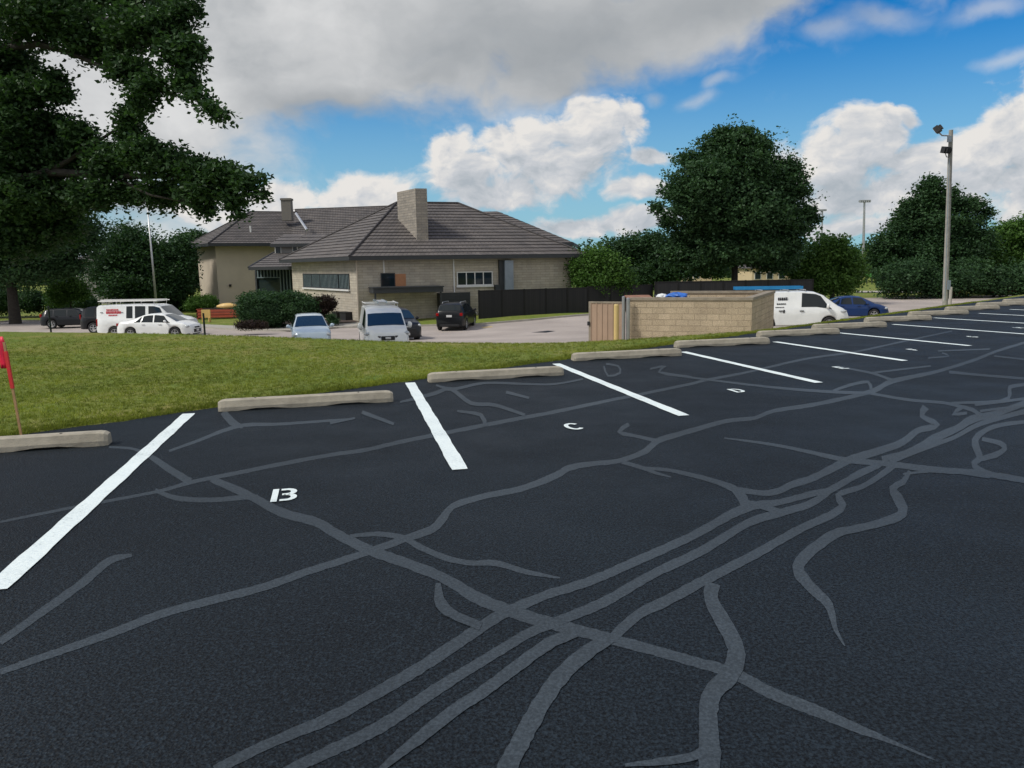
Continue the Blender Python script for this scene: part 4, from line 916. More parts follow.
# ------------------------------------------------------------------ poles
def pole_base(px, py, Y): c = at(px, py, Y); return c
pb = at(946, 308, 33); pz = float(terr(np.array(pb[0]), np.array(pb[1]))); pt = at(951, 130, 33)
po = np.array([pb[0], pb[1], pz]); up_ = empty('light_pole', po, 0, 'weathered wooden utility pole carrying two floodlights at the right', 'pole')
mb = MB(); mb.tube([(pb[0], pb[1], pz-.3), (pb[0]*.5+pt[0]*.5, pb[1], (pz+pt[2])/2), (pt[0], pb[1], pt[2])], [.115, .10, .082], 14); mb.build('pole', MT['pole'], up_, po, smooth=False)
def flood(px, py, tilt, L, rz_):
    c = at(px, py, pb[1]-.15); Mx = Matrix.Rotation(rz_, 3, 'Z') @ Matrix.Rotation(tilt, 3, 'X')
    mb = MB(); X_, Y_, Z_ = [np.array(Mx.col[i]) for i in range(3)]
    mb.obox(c, X_, Y_, Z_, (.17, .10, .13)); mb.obox(c-Y_*.14, X_, Y_, Z_, (.12, .05, .09)); f = mb.build('floodlight', MT['black'], up_, po)
    mb = MB(); mb.obox(c+Y_*.105, X_, Y_, Z_, (.15, .008, .11)); mb.build('lens', MT['lamp'], f, po)
    return c
c1 = flood(937.5, 129.5, R(-35), .1, R(50)); c2 = flood(945.8, 150, R(15), .1, R(20))
mb = MB(); pA = at(950.5, 135.8, pb[1]); mb.tube([pA, at(942, 135.5, pb[1]-.1), at(938.5, 132, pb[1]-.12)], .03, 6); mb.tube([c2, at(950, 150, pb[1])], .03, 6); mb.tube([c2+[-.02, 0, -.1], at(946.5, 157, pb[1]-.1), at(949.5, 157, pb[1])], .02, 5); mb.build('bracket', MT['steel'], up_, po)
mb = MB(); mb.tube([at(949.3, 158, pb[1]-.14), at(948.2, 190, pb[1]-.15), at(944.9, 300, pb[1]-.18)], .018, 5); mb.obox(at(949.4, 139, pb[1]-.13), (1, 0, 0), (0, 1, 0), (0, 0, 1), (.07, .05, .12)); mb.obox(at(948.8, 285, pb[1]-.16), (1, 0, 0), (0, 1, 0), (0, 0, 1), (.06, .04, .2)); mb.build('conduit', MT['duct'], up_, po)
c = at(951, 289, 38); mb = MB(); z_ = -2.3; mb.tube([(c[0], c[1], z_), (c[0], c[1], c[2]+.1)], .07, 8); tag(mb.build('guard_post', MT['kerb'], None, (c[0], c[1], -1.9), smooth=False), 'short pale post standing beside the foot of the wooden light pole', 'post')
def stadium(px, ytop, Y, label, w, rows):
    t = at(px, ytop, Y); b = at(px-2.5, 290, Y); o = np.array([b[0], b[1], -2.5]); root = empty('stadium_light', o, 0, label, 'floodlight mast', 'distant sports field masts')
    mb = MB(); mb.tube([(b[0], b[1], -2.5), (t[0], t[1], t[2])], [.35, .2], 10); mb.build('mast', MT['steel'], root, o, smooth=False)
    mb = MB(); 
    for r_ in range(rows):
        z = t[2]-r_*.9; mb.box(t[0]-w, t[0]+w, t[1]-.12, t[1]+.12, z-.08, z+.08)
        for k in range(6):
            x = t[0]-w+w*2*(k+.5)/6; mb.box(x-w*.11, x+w*.11, t[1]-.5, t[1]+.1, z-.32, z+.2)
    mb.build('lamp_rack', MT['steel'], root, o)
stadium(864.5, 201, 170, 'distant floodlight mast with a clear flat lamp rack left of the tall ragged tree', 1.25, 1)
stadium(822.5, 210, 230, 'fainter distant floodlight mast just right of the big round tree', 1.1, 1)
t = at(147.5, 208, 74); b = at(156, 300, 74); o = np.array([b[0], b[1], -2.5]); fp = empty('flagpole', o, 0, 'slender silver flagpole rising behind the white work van', 'flagpole')
mb = MB(); mb.tube([(b[0], b[1], -2.6), (t[0], t[1], t[2])], [.12, .05], 10); mb.build('pole', MT['alum'], fp, o, smooth=True)
mb = MB(); V, Fc = icos((t[0], t[1], t[2]+.1), (.12, .12, .12), 0, 8, 6); mb.add(V, Fc); mb.build('finial', MT['alum'], fp, o)
# thin posts in the lawn
for px, y0, y1, Y, lab in ((51, 306, 331.5, 19.6, 'thin dark steel stake in the lawn in front of the dark car'), (205, 313, 336, 17.8, 'thin dark steel stake in the lawn beside the white saloon nose')):
    c = at(px, y1, Y); z0 = float(terr(np.array(c[0]), np.array(c[1]))); zt_ = at(px, y0, Y)[2]
    mb = MB(); mb.box(c[0]-.022, c[0]+.022, c[1]-.004, c[1]+.004, z0-.1, zt_); mb.box(c[0]-.004, c[0]+.004, c[1]-.03, c[1]-.004, z0-.1, zt_-.01)
    for k in range(5): mb.box(c[0]-.008, c[0]+.008, c[1]-.04, c[1]-.03, z0+.1+k*.09, z0+.13+k*.09)
    tag(mb.build('steel_stake', MT['tpost'], None, (c[0], c[1], z0)), lab, 'stake', 'steel stakes in the lawn')
# survey stake with ribbon
sb = gz(21, 434, 0.03); st = at(4.0, 342, sb[1]+.02); o = np.array([sb[0], sb[1], 0.03]); sk = empty('survey_stake', o, 0, 'leaning wooden survey stake with pink and red ribbon at the left lot edge', 'stake')
ax = (st-sb)/np.linalg.norm(st-sb); sx = np.cross(ax, [0, 1, 0]); sx /= np.linalg.norm(sx); sx = sx if sx[0] > 0 else -sx; sy = np.cross(sx, ax)
mb = MB(); Ls = np.linalg.norm(st-sb); mb.obox(sb+ax*(Ls*.5-.05), sx, sy, ax, (.011, .005, Ls*.5+.05)); mb.build('stake', MT['stake'], sk, o)
mb = MB(); mb.obox(sb+ax*Ls*.70, sx, sy, ax, (.015, .009, Ls*.20)); mb.build('ribbon_wrap', MT['ribbon'], sk, o)
mb = MB(); pts = []
for i in range(7):
    for j in range(5):
        u = j/4; vv = i/6; pts.append(sb+ax*(Ls*(1.06-.34*vv)) - sx*(.012+.10*u*(1-.25*vv)) + sy*(-.012-.02*math.sin(u*5+vv*4)))
for i in range(6):
    for j in range(4): mb.f.append((i*5+j, i*5+j+1, (i+1)*5+j+1, (i+1)*5+j))
mb.v = [tuple(p) for p in pts]; fl = mb.build('flag', MT['pink'], sk, o, smooth=True); sol = fl.modifiers.new('s', 'SOLIDIFY'); sol.thickness = .002
# playground / orange barrier by tan wing
c = at(213, 313, 66); zg_ = zlow(c[0], c[1]); o = np.array([c[0], c[1], zg_])
pl = empty('planter_bench', o, 0, 'red slatted planter bench on the grass before the tan wing', 'bench')
a = at(196, 309, 66); b = at(240, 308.5, 66); mb = MB()
zt_ = a[2]
for k in range(3): mb.box(a[0], b[0], a[1], a[1]+.06, zt_-.75+k*.24, zt_-.56+k*.24)
mb.box(a[0], a[0]+.1, a[1], a[1]+1.2, zg_, zt_-.02); mb.box(b[0]-.1, b[0], a[1]+.061, a[1]+1.2, zg_, zt_-.02); mb.build('side_boards', MT['orange'], pl, o)
mb = MB(); mb.box(a[0], b[0], a[1]+1.15, a[1]+1.2, zt_-.5, zt_); mb.box(a[0]+.05, b[0]-.05, a[1]+.1, a[1]+1.1, zt_-.8, zt_-.4); mb.build('soil_box', MT['mulch'], pl, o)
def kayak(px0, px1, py, Y, mat, label, name, cat, r=.33):
    a = at(px0, py, Y); b = at(px1, py, Y); b[2] = a[2]; d = b-a; mb = MB(); n = 10
    mb.tube([a+d*i/n for i in range(n+1)], [r*math.sin(math.pi*min(max(i/n, .04), .96))**.6 for i in range(n+1)], 10)
    for i, p in enumerate(mb.v): mb.v[i] = (p[0], p[1], a[2]+(p[2]-a[2])*.7)
    return tag(mb.build(name, mat, None, (a+b)/2, smooth=True), label, cat)
kayak(217, 238, 306.5, 67.5, MT['yellowp'], 'yellow orange covered mound lying on the red planter bench', 'covered_bundle', 'bundle', .45)
c = at(206, 314, 62); zz2 = zlow(c[0], c[1]); mb = MB(); mb.box(c[0]-.35, c[0]+.35, c[1]-.05, c[1]+.05, zz2+.35, c[2]+.35); mb.box(c[0]-.3, c[0]-.22, c[1]-.2, c[1]+.2, zz2, zz2+.35); mb.box(c[0]+.22, c[0]+.3, c[1]-.2, c[1]+.2, zz2, zz2+.35)
tag(mb.build('barricade_sign', MT['yellowp'], None, (c[0], c[1], zz2)), 'small yellow barricade panel on legs at the end of the white saloon', 'barricade')
# green windscreen fence + field in the gap at right
c = at(878, 283, 120); a = at(862, 277, 120); b = at(893, 277, 120); o = np.array([c[0], c[1], -2.5]); root = empty('field_fence', o, 0, 'bright green windscreen fence of the far sports field', 'fence')
w = Wall(a, b); mb = MB(); w.box(mb, 0, w.L, -.6, a[2], -.03, .03); mb.build('windscreen', MT['sign_green'], root, o)
for k in range(7):
    mb = MB(); u = w.L*k/6; w.box(mb, u-.06, u+.06, -2.6, a[2]+.1, -.05, .05); mb.build('post', MT['tpost'], root, o)
# low dark red timber rail at right end
for px0, px1, py, Y, lab in ((949, 962, 293.3, 74, 'short low dark rail at the far side of the lot beside the pole'), (992, 1040, 291, 74, 'long low dark rail at the far right side of the lot')):
    a = at(px0, py, Y); b = at(px1, py, Y); z0 = zlow(a[0], a[1]); o = np.array([(a[0]+b[0])/2, a[1], z0]); mb = MB(); mb.box(a[0], b[0], a[1]-.1, a[1]+.1, a[2]-.12, a[2]+.18); 
    r_ = empty('timber_rail', o, 0, lab, 'rail'); mb.build('rail', MT['debris'], r_, o)
    for q in np.linspace(a[0]+.2, b[0]-.2, 3): mb = MB(); mb.box(q-.09, q+.09, a[1]-.09, a[1]+.09, z0-.2, a[2]-.121); mb.build('post', MT['bark'], r_, o)
# ------------------------------------------------------------------ vehicles
def wheel(parent, x, y, r, wd, side, spokes=5):
    mb = MB(); n = 22; prof = [(r*.60, wd*.42), (r*.80, wd*.5), (r*.95, wd*.46), (r, wd*.3), (r, -wd*.3), (r*.95, -wd*.46), (r*.60, -wd*.42)]
    for i in range(n):
        th = 2*math.pi*i/n
        for rr, yy in prof: mb.v.append((x+rr*math.cos(th), y+yy*side, r+rr*math.sin(th)))
    m_ = len(prof)
    for i in range(n):
        j = (i+1) % n
        for k in range(m_-1): mb.f.append((i*m_+k, i*m_+k+1, j*m_+k+1, j*m_+k))
    w = mb.build('wheel', MT['tyre'], parent, smooth=True)
    mb = MB(); yo = y+wd*.40*side
    ring = []
    for i in range(n):
        th = 2*math.pi*i/n
        for rr, dy in ((r*.64, .012), (r*.56, .004), (r*.54, -.05), (r*.05, -.05)): mb.v.append((x+rr*math.cos(th), yo+dy*side, r+rr*math.sin(th)))
    for i in range(n):
        j = (i+1) % n
        for k in range(2): mb.f.append((i*4+k, i*4+k+1, j*4+k+1, j*4+k))
    for s_ in range(spokes):
        th = 2*math.pi*s_/spokes+.3; d = np.array([math.cos(th), 0, math.sin(th)]); t = np.array([-math.sin(th), 0, math.cos(th)])
        mb.obox(np.array([x, yo-.01*side, r])+d*r*.3, d, (0, 1, 0), t, (r*.28, .02, r*.085))
    mb.tube([(x, yo-.03*side, r), (x, yo+.018*side, r)], r*.14, 8); mb.build('rim', MT['rim'], w)
    mb = MB(); mb.tube([(x, yo-.07*side, r), (x, yo-.055*side, r)], r*.6, 16); mb.build('brake_shadow', MT['black'], w) if False else None
    return w
def vehicle(name, label, cat, loc, heading, L, W, top, belt, wx, paint, r=.33, sill=.22, tum=.42, side=(), front=(None, None), rear=(None, None), hl=None, tl=None, group=None, grille=None, mirrors=None, endround=.28, rails=False, trim=None, handles=(), arch=.06, plate=True, tanb=False):
    root = empty(name, loc, heading, label, cat, group)
    tx, tz_ = zip(*top); bx, bz = zip(*belt); hw = W/2
    TOP = lambda x: np.interp(x, tx, tz_); BELT = lambda x: min(np.interp(x, bx, bz), TOP(x)-.015)
    def WB(x): e = min(x, L-x); k = max(0, 1-e/.55); return hw*(1-endround*k*k)
    def ZL(x):
        z = sill
        for w_ in wx:
            d = abs(x-w_); RR = r+arch
            if d < RR: z = max(z, r+math.sqrt(RR*RR-d*d)*.98)
        return z
    def SEC(x):
        w = WB(x); zt = TOP(x); zb = BELT(x); zl = min(ZL(x), zb-.05); h = zt-zb; wr = w-.05-tum*max(h-.03, 0); e = min(x, L-x)
        zl2 = zl if e > .03 else zl+.05
        return [(w-.07, zl2), (w-.012, min(zl2+.05, zb-.03)), (w, zl2+(zb-zl2)*.55), (w-.012, zb-.04), (w-.035, zb), (wr, zt-min(.06, h*.45)), (wr-.07, zt-min(.018, h*.2)), (wr*.5, zt+.004), (0, zt+.006)]
    st = set(np.linspace(0, L, int(L/.10)).tolist()) | set(tx) | {.03, L-.03}
    for w_ in wx:
        for d in np.linspace(-(r+arch), r+arch, 15): st.add(w_+d)
    st = sorted(s_ for s_ in st if 0 <= s_ <= L); mb = MB(); nS = 0; S = []
    for x in st:
        s_ = SEC(x); S.append(s_)
        ring = [(x, y, z) for y, z in s_]+[(x, -y, z) for y, z in s_[-2::-1]]; nS = len(ring); mb.v += ring
    for i in range(len(st)-1):
        for k in range(nS-1): mb.f.append((i*nS+k, i*nS+k+1, (i+1)*nS+k+1, (i+1)*nS+k))
    mb.f.append(tuple(range(nS))[::-1]); mb.f.append(tuple((len(st)-1)*nS+k for k in range(nS)))
    # underside
    body = mb.build('body', paint, root, smooth=True)
    me = body.data
    bm = __import__('bmesh').new(); bm.from_mesh(me); __import__('bmesh').ops.recalc_face_normals(bm, faces=bm.faces)
    bm.to_mesh(me); bm.free()
    try: me.set_sharp_from_angle(angle=R(38))
    except Exception: pass
    mb = MB(); iw = hw-.28
    mb.box(.15, L-.15, -iw, iw, sill-.03, .62); mb.box(.12, L-.12, -hw+.09, hw-.09, sill+.0, sill+.06)
    for w_ in wx: mb.box(w_-r-.02, w_+r+.02, -iw-.02, iw+.02, sill+.07, r+.42)
    mb.build('underbody', MT['black'], root)
    for w_ in wx:
        for s_ in (-1, 1): wheel(root, w_, s_*(WB(w_)-.115), r, .21, s_)
    # glass
    def spt(x, v, sgn, off=.008):
        s_ = SEC(x); a = np.array(s_[4]); b = np.array(s_[5]); p = a+(b-a)*v; n = np.array([(b-a)[1], -(b-a)[0]]); n = n/(np.linalg.norm(n)+1e-9); n = n if n[0] > 0 else -n
        p = p+n*off; return (x, sgn*p[0], p[1])
    for (xb0, xb1, xt0, xt1) in side:
        for sg in (-1, 1):
            mb = MB(); K = 8; J = 4
            for i in range(K+1):
                for j in range(J+1):
                    v = .06+.88*j/J; xa = xb0+(xt0-xb0)*v; xc = xb1+(xt1-xb1)*v; mb.v.append(spt(xa+(xc-xa)*i/K, v, sg))
            for i in range(K):
                for j in range(J): mb.f.append((i*(J+1)+j, (i+1)*(J+1)+j, (i+1)*(J+1)+j+1, i*(J+1)+j+1))
            mb.build('side_window', MT['autoglass'], root, smooth=True)
    def topglass(nm, x0, x1, parent=root, gm='autoglass'):
        mb = MB(); K = 6; s0 = (TOP(x1)-TOP(x0))/(x1-x0); n = np.array([-s0, 1.]); n /= np.linalg.norm(n); Q = 8
        for i in range(K+1):
            x = x0+(x1-x0)*i/K; s_ = SEC(x); ww = s_[6][0]+.01
            for j in range(Q+1):
                u = -1+2*j/Q; yy = u*ww; z = np.interp(abs(yy), [0, s_[7][0], s_[6][0]], [s_[8][1], s_[7][1], s_[6][1]]); mb.v.append((x+n[0]*.012, yy, z+n[1]*.012))
        for i in range(K):
            for j in range(Q): mb.f.append((i*(Q+1)+j, (i+1)*(Q+1)+j, (i+1)*(Q+1)+j+1, i*(Q+1)+j+1))
        return mb.build(nm, MT[gm], parent, smooth=True)
    if front[0] is not None: topglass('windshield', *front, gm='windscreen')
    if rear[0] is not None: topglass('rear_window', *rear)
    if hl:
        x, z, sx, sy, sz = hl
        for sg in (-1, 1):
            V, Fc = icos((x, sg*(WB(x)-sy*.8), z), (sx, sy, sz), 0, 12, 8); mb = MB(); mb.add(V, Fc); mb.build('headlight', MT['lamp'], root, smooth=True)
    if tl:
        x, z, sx, sy, sz = tl
        for sg in (-1, 1):
            mb = MB(); mb.box(x-sx, x+sx, sg*(WB(x)-sy), sg*(WB(x)+.012), z-sz, z+sz); mb.build('taillight', MT['tail'], root, bevel=.02)
    if grille:
        for (gw, z0, z1, ph) in grille:
            mb = MB(); mb.box(L-.08, L+.015+ph, -gw, gw, z0, z1); mb.build('grille', MT['black'], root, bevel=.02)
    mb = MB(); mb.box(-.012, .05, -hw*.66, hw*.66, .30, .42); mb.build('rear_bumper_trim', MT['black'], root, bevel=.01)
    if plate:
        mb = MB(); mb.box(-.03, .02, -.17, .17, .55 if tl is None else min(tl[1]-.16, .95), .68 if tl is None else min(tl[1]-.03, 1.08)); mb.build('number_plate', MT['plate'], root)
        mb = MB(); mb.box(L-.02, L+.035, -.16, .16, .38, .50); mb.build('number_plate', MT['plate'], root)
    if mirrors:
        x, z, big = mirrors
        for sg in (-1, 1):
            yb = WB(x)-.03; mb = MB(); mb.box(x-.03, x+.03, sg*(yb-.03), sg*(yb+.10), z-.03, z+.02); V, Fc = icos((x, sg*(yb+.15), z+.05*big), (.07, .09*1.1, .08*big), 0, 10, 6); mb.add(V, Fc)
            mb.build('side_mirror', paint if big < 1.5 else MT['cwhite'], root, smooth=True)
    for hx, hz in handles:
        for sg in (-1, 1):
            mb = MB(); mb.box(hx-.09, hx+.09, sg*(WB(hx)-.01), sg*(WB(hx)+.03), hz-.02, hz+.02); mb.build('door_handle', MT['black'] if tanb else paint, root)
    if trim:
        for (x0, x1, z0, z1) in trim:
            for sg in (-1, 1):
                mb = MB(); mb.box(x0, x1, sg*(WB((x0+x1)/2)-.02), sg*(WB((x0+x1)/2)+.012), z0, z1); mb.build('side_trim', MT['black'], root)
    if rails:
        x0, x1 = rails
        for sg in (-1, 1):
            w_ = SEC((x0+x1)/2)[6][0]-.02; mb = MB(); mb.tube([(x0, sg*w_, TOP(x0)-.01), (x0+.08, sg*w_, TOP(x0)+.07), (x1-.08, sg*w_, TOP(x1)+.07), (x1, sg*w_, TOP(x1)-.01)], .018, 6); mb.build('roof_rail', MT['alum'], root)
    return root, SEC, WB, TOP
def place(px, py): 
    P = ghit(px, py, .012); return P
def carloc(px, py, Y=None):
    return place(px, py)
def veh_at(P, heading, ox, oy):   # P world position of local point (ox, oy)
    c, s = math.cos(heading), math.sin(heading); q = np.array([P[0]-(c*ox-s*oy), P[1]-(s*ox+c*oy), 0.]); q[2] = zlow(P[0], P[1])+.012; return q
SED_TOP = [(0, .62), (.06, .86), (.25, 1.02), (.75, 1.07), (1.05, 1.15), (1.65, 1.38), (2.0, 1.45), (2.5, 1.47), (2.9, 1.43), (3.3, 1.24), (3.75, .99), (4.1, .92), (4.45, .80), (4.58, .66), (4.6, .50)]
SED_BELT = [(0, .60), (.06, .80), (.3, .93), (.9, .96), (1.6, .95), (2.6, .93), (3.4, .91), (3.8, .88), (4.2, .80), (4.5, .70), (4.6, .48)]
# white saloon
h = R(-3); P = at(197.5, 330, 46.2)
vehicle('white_sedan', 'white four door saloon parked in front of the white work van', 'car', veh_at(P, h, 4.6, 0), h, 4.6, 1.80, SED_TOP, SED_BELT, (.93, 3.63), MT['cwhite'],
  side=[(1.10, 1.55, 1.62, 1.66), (1.62, 2.32, 1.75, 2.30), (2.40, 3.42, 2.38, 2.95)], front=(2.98, 3.70), rear=(1.08, 1.62), hl=(4.32, .70, .17, .13, .09), tl=(.10, .84, .08, .14, .08), grille=[(.45, .32, .52, .0), (.3, .58, .66, .005)], mirrors=(3.15, .98, 1.0), handles=[(1.75, .86), (2.75, .86)])
# white full size van
VAN_TOP = [(0, .75), (.03, 1.98), (.15, 2.06), (2.5, 2.10), (3.7, 2.08), (4.05, 1.98), (4.75, 1.33), (5.2, 1.24), (5.55, 1.10), (5.68, .80), (5.7, .55)]
VAN_BELT = [(0, .73), (.03, 1.20), (4.6, 1.22), (5.0, 1.14), (5.4, 1.00), (5.6, .88), (5.7, .53)]
h = R(-2); P = at(105, 330, 48.5); vp = veh_at(P, h, 0, 0)
vn, SEC, WB, TOPF = vehicle('work_van', 'full size white work van with red lettering and a ladder rack', 'van', vp, h, 5.7, 2.0, VAN_TOP, VAN_BELT, (1.15, 4.6), MT['cwhite'], r=.37, sill=.32, tum=.14,
  side=[(1.95, 2.35, 1.97, 2.35), (2.50, 3.15, 2.50, 3.15), (3.35, 4.50, 3.35, 4.05)], front=(4.08, 4.72), rear=(None, None), hl=(5.50, .82, .12, .14, .12), tl=(.06, 1.0, .05, .10, .22), grille=[(.6, .62, .85, .0)], mirrors=(4.35, 1.25, 1.6), endround=.12, handles=[(3.45, 1.08)])
mb = MB()
for k, (zc, hh_, x0, x1) in enumerate(((1.78, .05, .72, 1.45), (1.62, .085, .70, 1.62), (1.45, .04, .85, 1.40))):
    x = x0
    while x < x1:
        ww = random.uniform(.045, .085); sy = -(SEC(1.0)[4][0]-.14*(zc-1.2)+.012)
        mb.box(x, x+ww, sy-.006, sy+.004, zc-hh_*random.uniform(.7, 1), zc+hh_); x += ww+.028
mb.build('side_lettering', MT['redtxt'], vn)
mb = MB(); sy = -(SEC(1.0)[4][0]-.14*.4+.012); mb.box(.32, .5, sy-.006, sy+.004, 1.6, 1.64); mb.box(1.64, 1.78, sy-.006, sy+.004, 1.60, 1.63); mb.build('side_mark', MT['blktxt'], vn)
mb = MB()
for x in (.45, 1.6, 2.9, 4.0 - .3):
    mb.tube([(x, -.78, 2.02), (x, -.82, 2.27), (x, .82, 2.27), (x, .78, 2.02)], .025, 6)
for y in (-.82, .82): mb.tube([(.2, y, 2.30), (3.9, y, 2.30)], .03, 6)
mb.build('ladder_rack', MT['white'], vn)
def ladder(name, label, loc, rz, L, w, mat, n, thick=.045, group=None):
    root = empty(name, loc, rz, label, 'ladder', group)
    for s_ in (-1, 1): mb = MB(); mb.box(0, L, s_*w/2-.018, s_*w/2+.018, -thick, thick); mb.build('ladder_rail', mat, root)
    mb = MB()
    for k in range(n): x = L*(k+.5)/n; mb.tube([(x, -w/2, 0), (x, w/2, 0)], .016, 6)
    mb.build('rungs', MT['alum'], root); return root
c_, s_ = math.cos(h), math.sin(h)
def loc_in(vp, h, x, y, z): return (vp[0]+math.cos(h)*x-math.sin(h)*y, vp[1]+math.sin(h)*x+math.cos(h)*y, vp[2]+z)
ladder('extension_ladder', 'pale extension ladder lying on the work van roof rack', loc_in(vp, h, .3, -.5, 2.36), h, 4.0, .42, MT['white'], 13)
# dark vehicles at left
SUV_TOP = [(0, .72), (.05, 1.05), (.12, 1.22), (.42, 1.60), (.7, 1.67), (1.8, 1.70), (2.6, 1.66), (2.9, 1.58), (3.55, 1.16), (3.9, 1.08), (4.3, 1.00), (4.5, .85), (4.58, .60)]
SUV_BELT = [(0, .70), (.05, .98), (.2, 1.08), (1.5, 1.05), (3.3, 1.02), (3.7, .98), (4.2, .90), (4.45, .80), (4.58, .58)]
h = R(8); P = at(44.5, 325, 60); 
vehicle('dark_crossover', 'dark blue black crossover at the left end of the parked row', 'car', veh_at(P, h, 0, 0), h, 4.58, 1.84, [(x, z*.9) for x, z in SUV_TOP], [(x, z*.9) for x, z in SUV_BELT], (.90, 3.62), MT['cnavy'], r=.35, sill=.26, tum=.36,
  side=[(.45, 1.0, .62, 1.0), (1.08, 2.0, 1.08, 1.95), (2.08, 3.15, 2.06, 2.62)], front=(2.92, 3.52), rear=(.14, .40), hl=(4.35, .84, .14, .12, .08), tl=(.10, 1.02, .08, .12, .12), grille=[(.5, .42, .72, 0)], mirrors=(3.05, 1.1, 1.0), handles=[(1.3, .96), (2.3, .96)])
PK_TOP = [(0, .80), (.05, 1.10), (.10, 1.30), (.30, 1.74), (.6, 1.82), (2.2, 1.86), (3.0, 1.80), (3.75, 1.24), (4.2, 1.16), (4.75, 1.06), (4.9, .90), (4.95, .62)]
PK_BELT = [(0, .78), (.05, 1.05), (.2, 1.15), (3.5, 1.12), (4.2, 1.06), (4.8, .92), (4.95, .6)]
h = R(2); P = at(86, 328, 54); 
vehicle('black_suv', 'black large SUV half hidden behind the white work van', 'car', veh_at(P, h, 0, 0), h, 4.95, 1.95, PK_TOP, PK_BELT, (.98, 3.9), MT['cblack'], r=.38, sill=.32, tum=.26,
  side=[(.40, 1.1, .55, 1.1), (1.2, 2.1, 1.2, 2.1), (2.2, 3.4, 2.2, 2.85)], front=(3.05, 3.72), rear=(.12, .28), hl=(4.75, .88, .12, .12, .1), tl=(.06, 1.15, .05, .10, .16), grille=[(.6, .55, .85, 0)], mirrors=(3.3, 1.2, 1.2))
# pale hatch facing the camera
HB_TOP = [(0, .66), (.05, .95), (.2, 1.12), (.6, 1.42), (1.0, 1.49), (2.0, 1.51), (2.5, 1.44), (3.3, 1.03), (3.7, .93), (3.95, .80), (4.05, .60), (4.08, .45)]
HB_BELT = [(0, .64), (.05, .88), (.3, .97), (3.1, .93), (3.6, .86), (3.9, .72), (4.08, .43)]
h = math.atan2(-37, 9.7)+R(2); P = at(312.5, 343.5, 33.0)
vehicle('pale_hatchback', 'pale silver blue hatchback facing the lawn, left of the white van with the roof rack', 'car', veh_at(P, h, 4.08, 0), h, 4.08, 1.66, HB_TOP, HB_BELT, (.75, 3.32), MT['cpale'], r=.31, sill=.2, tum=.38,
  side=[(.55, 1.2, .75, 1.2), (1.28, 2.0, 1.3, 1.98), (2.08, 2.95, 2.06, 2.42)], front=(2.50, 3.28), rear=(.22, .58), hl=(3.80, .70, .15, .14, .09), tl=(.1, .9, .08, .12, .14), grille=[(.45, .3, .5, 0)], mirrors=(2.85, .98, 1.0), handles=[(1.5, .86), (2.3, .86)])
# compact white vans
NV_TOP = [(0, .80), (.03, 1.66), (.10, 1.80), (.6, 1.86), (2.4, 1.87), (2.95, 1.82), (3.35, 1.66), (4.0, 1.18), (4.25, 1.06), (4.45, .92), (4.56, .70), (4.58, .48)]
NV_BELT = [(0, .78), (.03, 1.06), (3.0, 1.08), (3.6, 1.00), (4.0, .96), (4.3, .86), (4.5, .70), (4.58, .46)]
def nv(name, label, P, h, ref, group='compact white work vans'):
    l = veh_at(P, h, *ref)
    r_, S_, W_, T_ = vehicle(name, label, 'van', l, h, 4.58, 1.73, NV_TOP, NV_BELT, (.75, 3.60), MT['cwhite'], r=.32, sill=.24, tum=.16,
      side=[(2.30, 3.76, 2.34, 3.16)], front=(3.38, 3.98), rear=(None, None), hl=(4.22, .90, .20, .15, .08), tl=(.05, 1.15, .05, .08, .24), grille=[(.26, .66, .82, -.0), (.62, .28, .42, 0)], mirrors=(3.48, 1.08, 1.6), endround=.2, handles=[(2.32, .94), (1.35, .95)], tanb=True, trim=[(3.99, 4.44, .34, .56)], group=None)
    for sg in (-1, 1):
        mb = MB(); a = np.array([4.52, sg*.28, .78]); b = np.array([4.40, sg*.52, .82]); mb.tube([a, b], [.05, .03], 6); mb.build('grille_bar', MT['black'], r_)
    mb = MB(); mb.box(4.50, 4.61, -.11, .11, .70, .79); mb.build('badge', MT['alum'], r_, bevel=.02)
    return r_, l, S_, W_
h = math.atan2(-29.5, 5.0)+R(5); P = at(388.5, 346, 29.6)
r1_, l1, S1, W1 = nv('compact_van', 'compact white van facing the lawn with a small roof rack', P, h, (4.58, 0))
mb = MB()
for x in (1.0, 2.2): mb.tube([(x, -.66, 1.84), (x, -.68, 1.98), (x, .68, 1.98), (x, .66, 1.84)], .022, 6)
for y in (-.66, .66): mb.tube([(.5, y, 1.99), (2.5, y, 1.99)], .02, 6)
mb.build('roof_rack', MT['white'], r1_)
ladder('short_ladder', 'short pale blue ladder strapped on the rack of the van facing the lawn', loc_in(l1, h, .5, 0.0, 2.05), h, 2.2, .36, MT['cpale'], 7)
h = R(-4); P = at(847.5, 327, 36.5)
r2_, l2, S2, W2 = nv('compact_van', 'compact white van with a blue ladder on its roof behind the block enclosure', P, h, (4.58, -.5))
mb = MB()
for x in (.5, 1.7, 2.5): mb.tube([(x, -.66, 1.84), (x, -.68, 1.93), (x, .68, 1.93), (x, .66, 1.84)], .022, 6)
mb.build('roof_rack', MT['alum'], r2_)
ladder('extension_ladder', 'bright blue fibreglass extension ladder on the roof of the van behind the enclosure', loc_in(l2, h, -.75, -.42, 2.03), h, 3.15, .42, MT['bluefg'], 10, .075)
